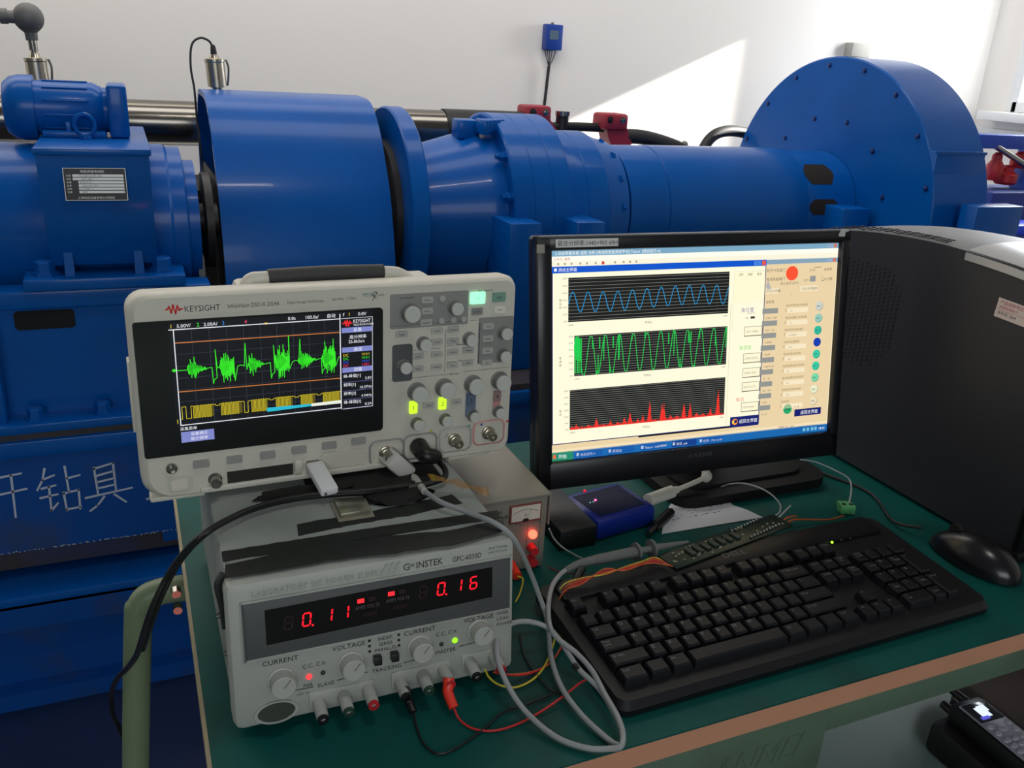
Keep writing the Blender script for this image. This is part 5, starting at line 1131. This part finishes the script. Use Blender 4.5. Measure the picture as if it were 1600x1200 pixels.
# ---------------------------------------------------------------- wires
def wire(name, pts, r, m, label, cat='wire', group=None, sm=8, n=10):
    b = MB(); b.tube(pts, r, None, n, sm); return tag(b.build(name, m), label, cat, group)
Wg = mat('wire_white', (170, 172, 172), .5); Wr = mat('wire_red', (200, 44, 44), .4); Wo = mat('wire_orange', (196, 96, 44), .45); Wy = mat('wire_yellow', (206, 190, 50), .45); Wk = mat('wire_black', (16, 16, 17), .4)
A = at
wire('signal_wire', [A(1112, 774, .7525), A(1128, 760, .765), A(1160, 755, .785), A(1195, 766, .78), A(1217, 785, .775), A(1218, 800, .775), A(1205, 808, .776), A(1185, 812, .776)], .0010, Wg, 'thin white wire arching over the paper to the circuit board')
wire('signal_wire', [A(1326, 790, .762), A(1330, 765, .77), A(1326, 748, .775), A(1305, 735, .79), A(1275, 722, .80), A(1250, 718, .80)], .0011, Wg, 'thin pale wire rising from the green plug behind the monitor')
wire('signal_wire', [A(1318, 806, .758), A(1295, 812, .756), A(1262, 812, .76), A(1240, 812, .768), A(1225, 820, .776), A(1218, 828, .776)], .0012, Wo, 'tan wire from the green plug to the circuit board')
wire('signal_wire', [A(1235, 790, .77), A(1225, 800, .776), A(1212, 812, .778), A(1195, 820, .777)], .0011, Wg, 'short pale wire at the right end of the circuit board')
wire('signal_wire', [A(1244, 806, .766), A(1228, 810, .777), A(1216, 822, .778)], .0011, Wo, 'short orange wire at the right end of the circuit board')
for k, (dx, dy, m_) in enumerate(((0, 0, Wo), (2, 4, Wr), (-3, -3, Wy), (4, 2, Wr), (-1, 6, Wo), (3, -2, Wo))):
    wire('ribbon_wire', [A(868 + dx, 945 + k * 3, .760), A(882 + dx, 918 + dy, .782), A(910, 906 + dy, .787), A(945 + dx, 895 - dy, .789), A(975, 888 + dy * .6, .789), A(1005 + dx, 879 + dy * .5, .788), A(1024, 874 + dy, .787), A(1036 + k * 3, 878 + k * 1.5, .7830)], .00065, m_,
         ('orange', 'red', 'yellow', 'dark red', 'lower orange', 'upper orange')[k] + ' strand of the wire bundle ending on the circuit board beside the grey probe', 'wire', 'bundle of thin wires', 6, 6)
for k, (m_, s_) in enumerate(((Wo, 'orange strand hanging beside the keyboard corner'), (Wr, 'dark red strand hanging beside the keyboard corner'))):
    wire('hanging_wire', [A(872, 940, .757), A(868 + 4 * k, 965, .756), A(876 + 4 * k, 985, .755), A(880 + 3 * k, 1000, .754), A(872, 1020, .753), A(860, 1035, .753), A(845, 1045, .753), A(820, 1052 + 2 * k, .756), A(790, 1054, .764), A(772, 1050, .776)], .0009, m_, s_)
wire('yellow_wire', [A(866, 935, .757), A(869, 960, .756), A(868, 990, .755), A(862, 1015, .754), A(850, 1042, .753), A(832, 1062, .753), A(805, 1074, .753), A(780, 1070, .756), A(764, 1058, .766), A(758, 1046, .776)], .0010, Wy, 'yellow wire looping below the right corner of the power supply')
wire('yellow_wire', [Vector((SX1 - .045, SYF - .02, .758)), A(817, 905, .757), A(813, 925, .756), A(806, 940, .7555)], .0009, Wy, 'short yellow green wire hanging from the small power supply')
wire('signal_wire', [A(858, 826, .79), A(866, 842, .77), A(880, 856, .757), A(900, 868, .756), A(915, 876, .762)], .0010, Wg, 'thin white wire between the small power supply and the grey probe')
wire('red_wire', [A(856, 886, .753), A(880, 895, .753), A(905, 897, .76), A(925, 903, .77)], .0008, mat('wire_dull_red', (120, 40, 36), .5), 'dull red wire running from small power supply to keyboard corner')
wire('black_wire', [A(812, 990, .753), A(818, 1020, .753), A(835, 1050, .753), A(860, 1078, .753), A(880, 1085, .753)], .0010, Wk, 'thin black wire on the bench between power supply and cable loops')
# banana plugs
def fromF(x, z, y): return PF @ Vector((x, y, z))
t = thing('red_banana_lead', fromF(.184, .0175, -.02), 'red banana plug and thin red wire from the power supply', 'test lead')
p0 = fromF(.184, .0175, -.016); p1 = A(700, 1082, .767); p2 = A(709, 1106, .7585)
b = MB(); b.tube([p0, p0.lerp(p1, .6), p1, p2], lambda s_: .0052 - .0008 * s_, None, 16, 6); b.build('plug', mat('plug_red', (232, 58, 40), .4), t)
b = MB(); b.tube([p2, A(718, 1124, .7535), A(738, 1138, .7525), A(768, 1142, .7525), A(802, 1134, .7525), A(840, 1115, .7525), A(880, 1088, .756), A(905, 1068, .760), A(920, 1060, .762)], .0010, None, 8, 8); b.build('wire', Wr, t)
t = thing('black_banana_lead', fromF(.143, .015, -.02), 'black banana plug with metal screw and thin black wire', 'test lead')
p0 = fromF(.143, .015, -.018); p1 = A(636, 1090, .764); p2 = A(646, 1113, .757)
b = MB(); b.tube([p0, p0.lerp(p1, .5), p1, p2], lambda s_: .0050 - .0012 * s_, None, 14, 5); b.build('plug', Wk, t)
b = MB(); b.sphere(A(637, 1095, .767), .0022, None, 12); b.build('screw', STEEL, t)
b = MB(); b.tube([p2, A(652, 1140, .7525), A(664, 1165, .7525), A(686, 1178, .7525), A(715, 1168, .7525), A(755, 1140, .7525), A(785, 1114, .7525), A(820, 1102, .7525), A(862, 1085, .7525)], .0010, None, 8, 8); b.build('wire', Wk, t)

# grey probe lead, from the scope input to the hook probe
M_pc = mat('probe_cable_grey', (150, 154, 156), .45, var=.03); M_pw = mat('probe_white', (196, 196, 190), .45, var=.03); M_pg = mat('probe_body_grey', (104, 106, 106), .5)
t = thing('grey_probe_lead', SM @ Vector((.236, -.02, .015)), 'long pale grey oscilloscope probe lead coiled in loops beside the keyboard', 'probe')
q0 = SM @ Vector((.2350, -.010, .0185)); q1 = A(632, 735, .893)
b = MB(); dirv = (q1 - q0).normalized(); F = b.frame(q0, dirv); b.box((0, 0, .016), (.024, .019, .034), None, .004, F); b.cyl((0, 0, .030), (0, 0, .042), .008, .0062, None, 18, True, F); b.build('bnc_housing', M_pw, t)
for sx in (-.006, .006):
    b = MB(); b.box((sx, .0098, .014), (.008, .0008, .022), None, 0, F); b.build('grip_mark', M_sd, t)
s0 = F @ Vector((0, 0, .040)); s1 = A(664, 768, .903)
b = MB(); b.tube([s0, s0.lerp(s1, .5), s1], lambda s_: .0062 - .0030 * s_, None, 14, 5); b.build('strain_relief', M_pw, t)
path = [s1, A(690, 785, .902), A(730, 800, .900), A(768, 815, .900), A(795, 833, .893), A(812, 858, .872), A(828, 893, .835), A(842, 930, .800), A(853, 962, .778), A(857, 990, .770), A(862, 1030, .764), A(878, 1075, .760), A(908, 1116, .757), A(942, 1148, .755), A(962, 1163, .755), A(972, 1160, .757),
        A(970, 1138, .760), A(957, 1110, .764), A(935, 1075, .768), A(905, 1046, .772), A(886, 1018, .776), A(868, 992, .780), A(848, 977, .785), A(822, 971, .790), A(798, 975, .794), A(781, 990, .794), A(776, 1014, .790), A(784, 1050, .780), A(808, 1095, .764), A(838, 1128, .757), A(875, 1155, .7545), A(918, 1169, .7545), A(950, 1170, .756),
        A(970, 1166, .760), A(973, 1145, .764), A(964, 1118, .767), A(945, 1085, .770), A(925, 1048, .774), A(900, 1020, .778), A(872, 998, .784), A(859, 978, .787), A(857, 945, .786), A(862, 918, .784), A(874, 899, .783), A(888, 888, .783)]
b = MB(); b.tube(path, .0026, None, 12, 8); b.build('cable', M_pc, t)
h0, h1, h2, h3, h4 = A(884, 891, .783), A(930, 875, .785), A(994, 862, .786), A(1018, 857, .786), A(1075, 847, .780)
b = MB(); b.tube([h0, A(905, 881, .784), h1], lambda s_: .0036 + .0018 * s_, None, 14, 5); b.tube([h1, h1.lerp(h2, .5), h2], lambda s_: .0058 + .0006 * s_, None, 18, 4); b.build('probe_handle', M_pg, t)
b = MB()
for h_, r_ in ((h2, .0105), (h3, .0105)): F = b.frame(h_, h4 - h0); b.lathe([(.005, -.002), (r_, -.0015), (r_, .0015), (.005, .002)], F, None, 22)
b.tube([h2, h3], .0038, None, 12, 0); b.build('finger_guard', M_pg, t)
b = MB(); b.tube([h3, h3.lerp(h4, .5), h4], lambda s_: .0048 - .0028 * s_, None, 14, 4); b.build('hook_tip', M_pg, t)
b = MB(); b.tube([A(898, 1040, .7735), A(902, 1046, .7735)], .0031, None, 10, 0); b.build('marker_ring', M_ink, t)
# crocodile clip with its lead
t = thing('crocodile_clip', A(900, 905, .765), 'black crocodile clip with a shiny metal rivet at the keyboard corner', 'clip')
b = MB(); b.tube([A(895, 915, .774), A(900, 905, .778), A(908, 890, .780)], lambda s_: .0030 + .0022 * s_, None, 10, 4); b.build('boot', Wk, t)
b = MB(); b.sphere(A(895, 912, .781), .0016, None, 10); b.build('rivet', STEEL, t)
b = MB(); b.tube([A(893, 914, .776), A(884, 922, .770), A(874, 930, .762)], .0009, None, 8, 4); b.build('bare_wire', mat('copper_tan', (150, 120, 80), .4), t)

# black probe lead on the second input, running over the supply and down past the bench
t = thing('black_probe_lead', SM @ Vector((.273, -.02, .018)), 'thick black probe lead trailing left across the power supply and down past the bench', 'probe')
k0 = SM @ Vector((.2715, -.003, .0215)); k1 = A(684, 720, .906)
b = MB(); b.tube([k0, k0 + seg(.001, -.020, -.001), k0.lerp(k1, .75) + seg(0, -.006, .003), k1], lambda s_: .0098 - .0030 * s_ if s_ < .75 else .0076 - .014 * (s_ - .75), None, 18, 6); b.build('moulded_plug', Wk, t)
kp = [k1, A(695, 733, .904), A(694, 746, .902), A(672, 755, .900), A(630, 762, .8985), A(570, 769, .8985), A(500, 774, .898), A(440, 783, .898), A(390, 797, .898), A(345, 818, .898), A(312, 840, .892), A(286, 866, .868)]
ky = [atY(262, 900, .74), atY(240, 945, .74), atY(226, 985, .76), atY(214, 1022, .80), atY(200, 1043, .86), atY(182, 1062, .92), atY(174, 1088, .96), atY(178, 1120, .98), atY(190, 1145, 1.0), atY(206, 1190, 1.02), atY(214, 1260, 1.04)]
b = MB(); b.tube(kp + ky, .0031, None, 12, 8); b.build('cable', Wk, t)
b = MB(); b.tube([p + seg(.004, -.004, .004) for p in kp[4:]] + [p + seg(.006, 0, .004) for p in ky[:4]], .0024, None, 10, 8); b.build('second_strand', Wk, t)
wire('monitor_cable', [(.66, .97, .84), (.70, 1.0, .79), (.78, 1.0, .754), (.85, .96, .754), (.90, .98, .754)], .003, Wk, 'black cable curling behind the monitor stand', 'cable')
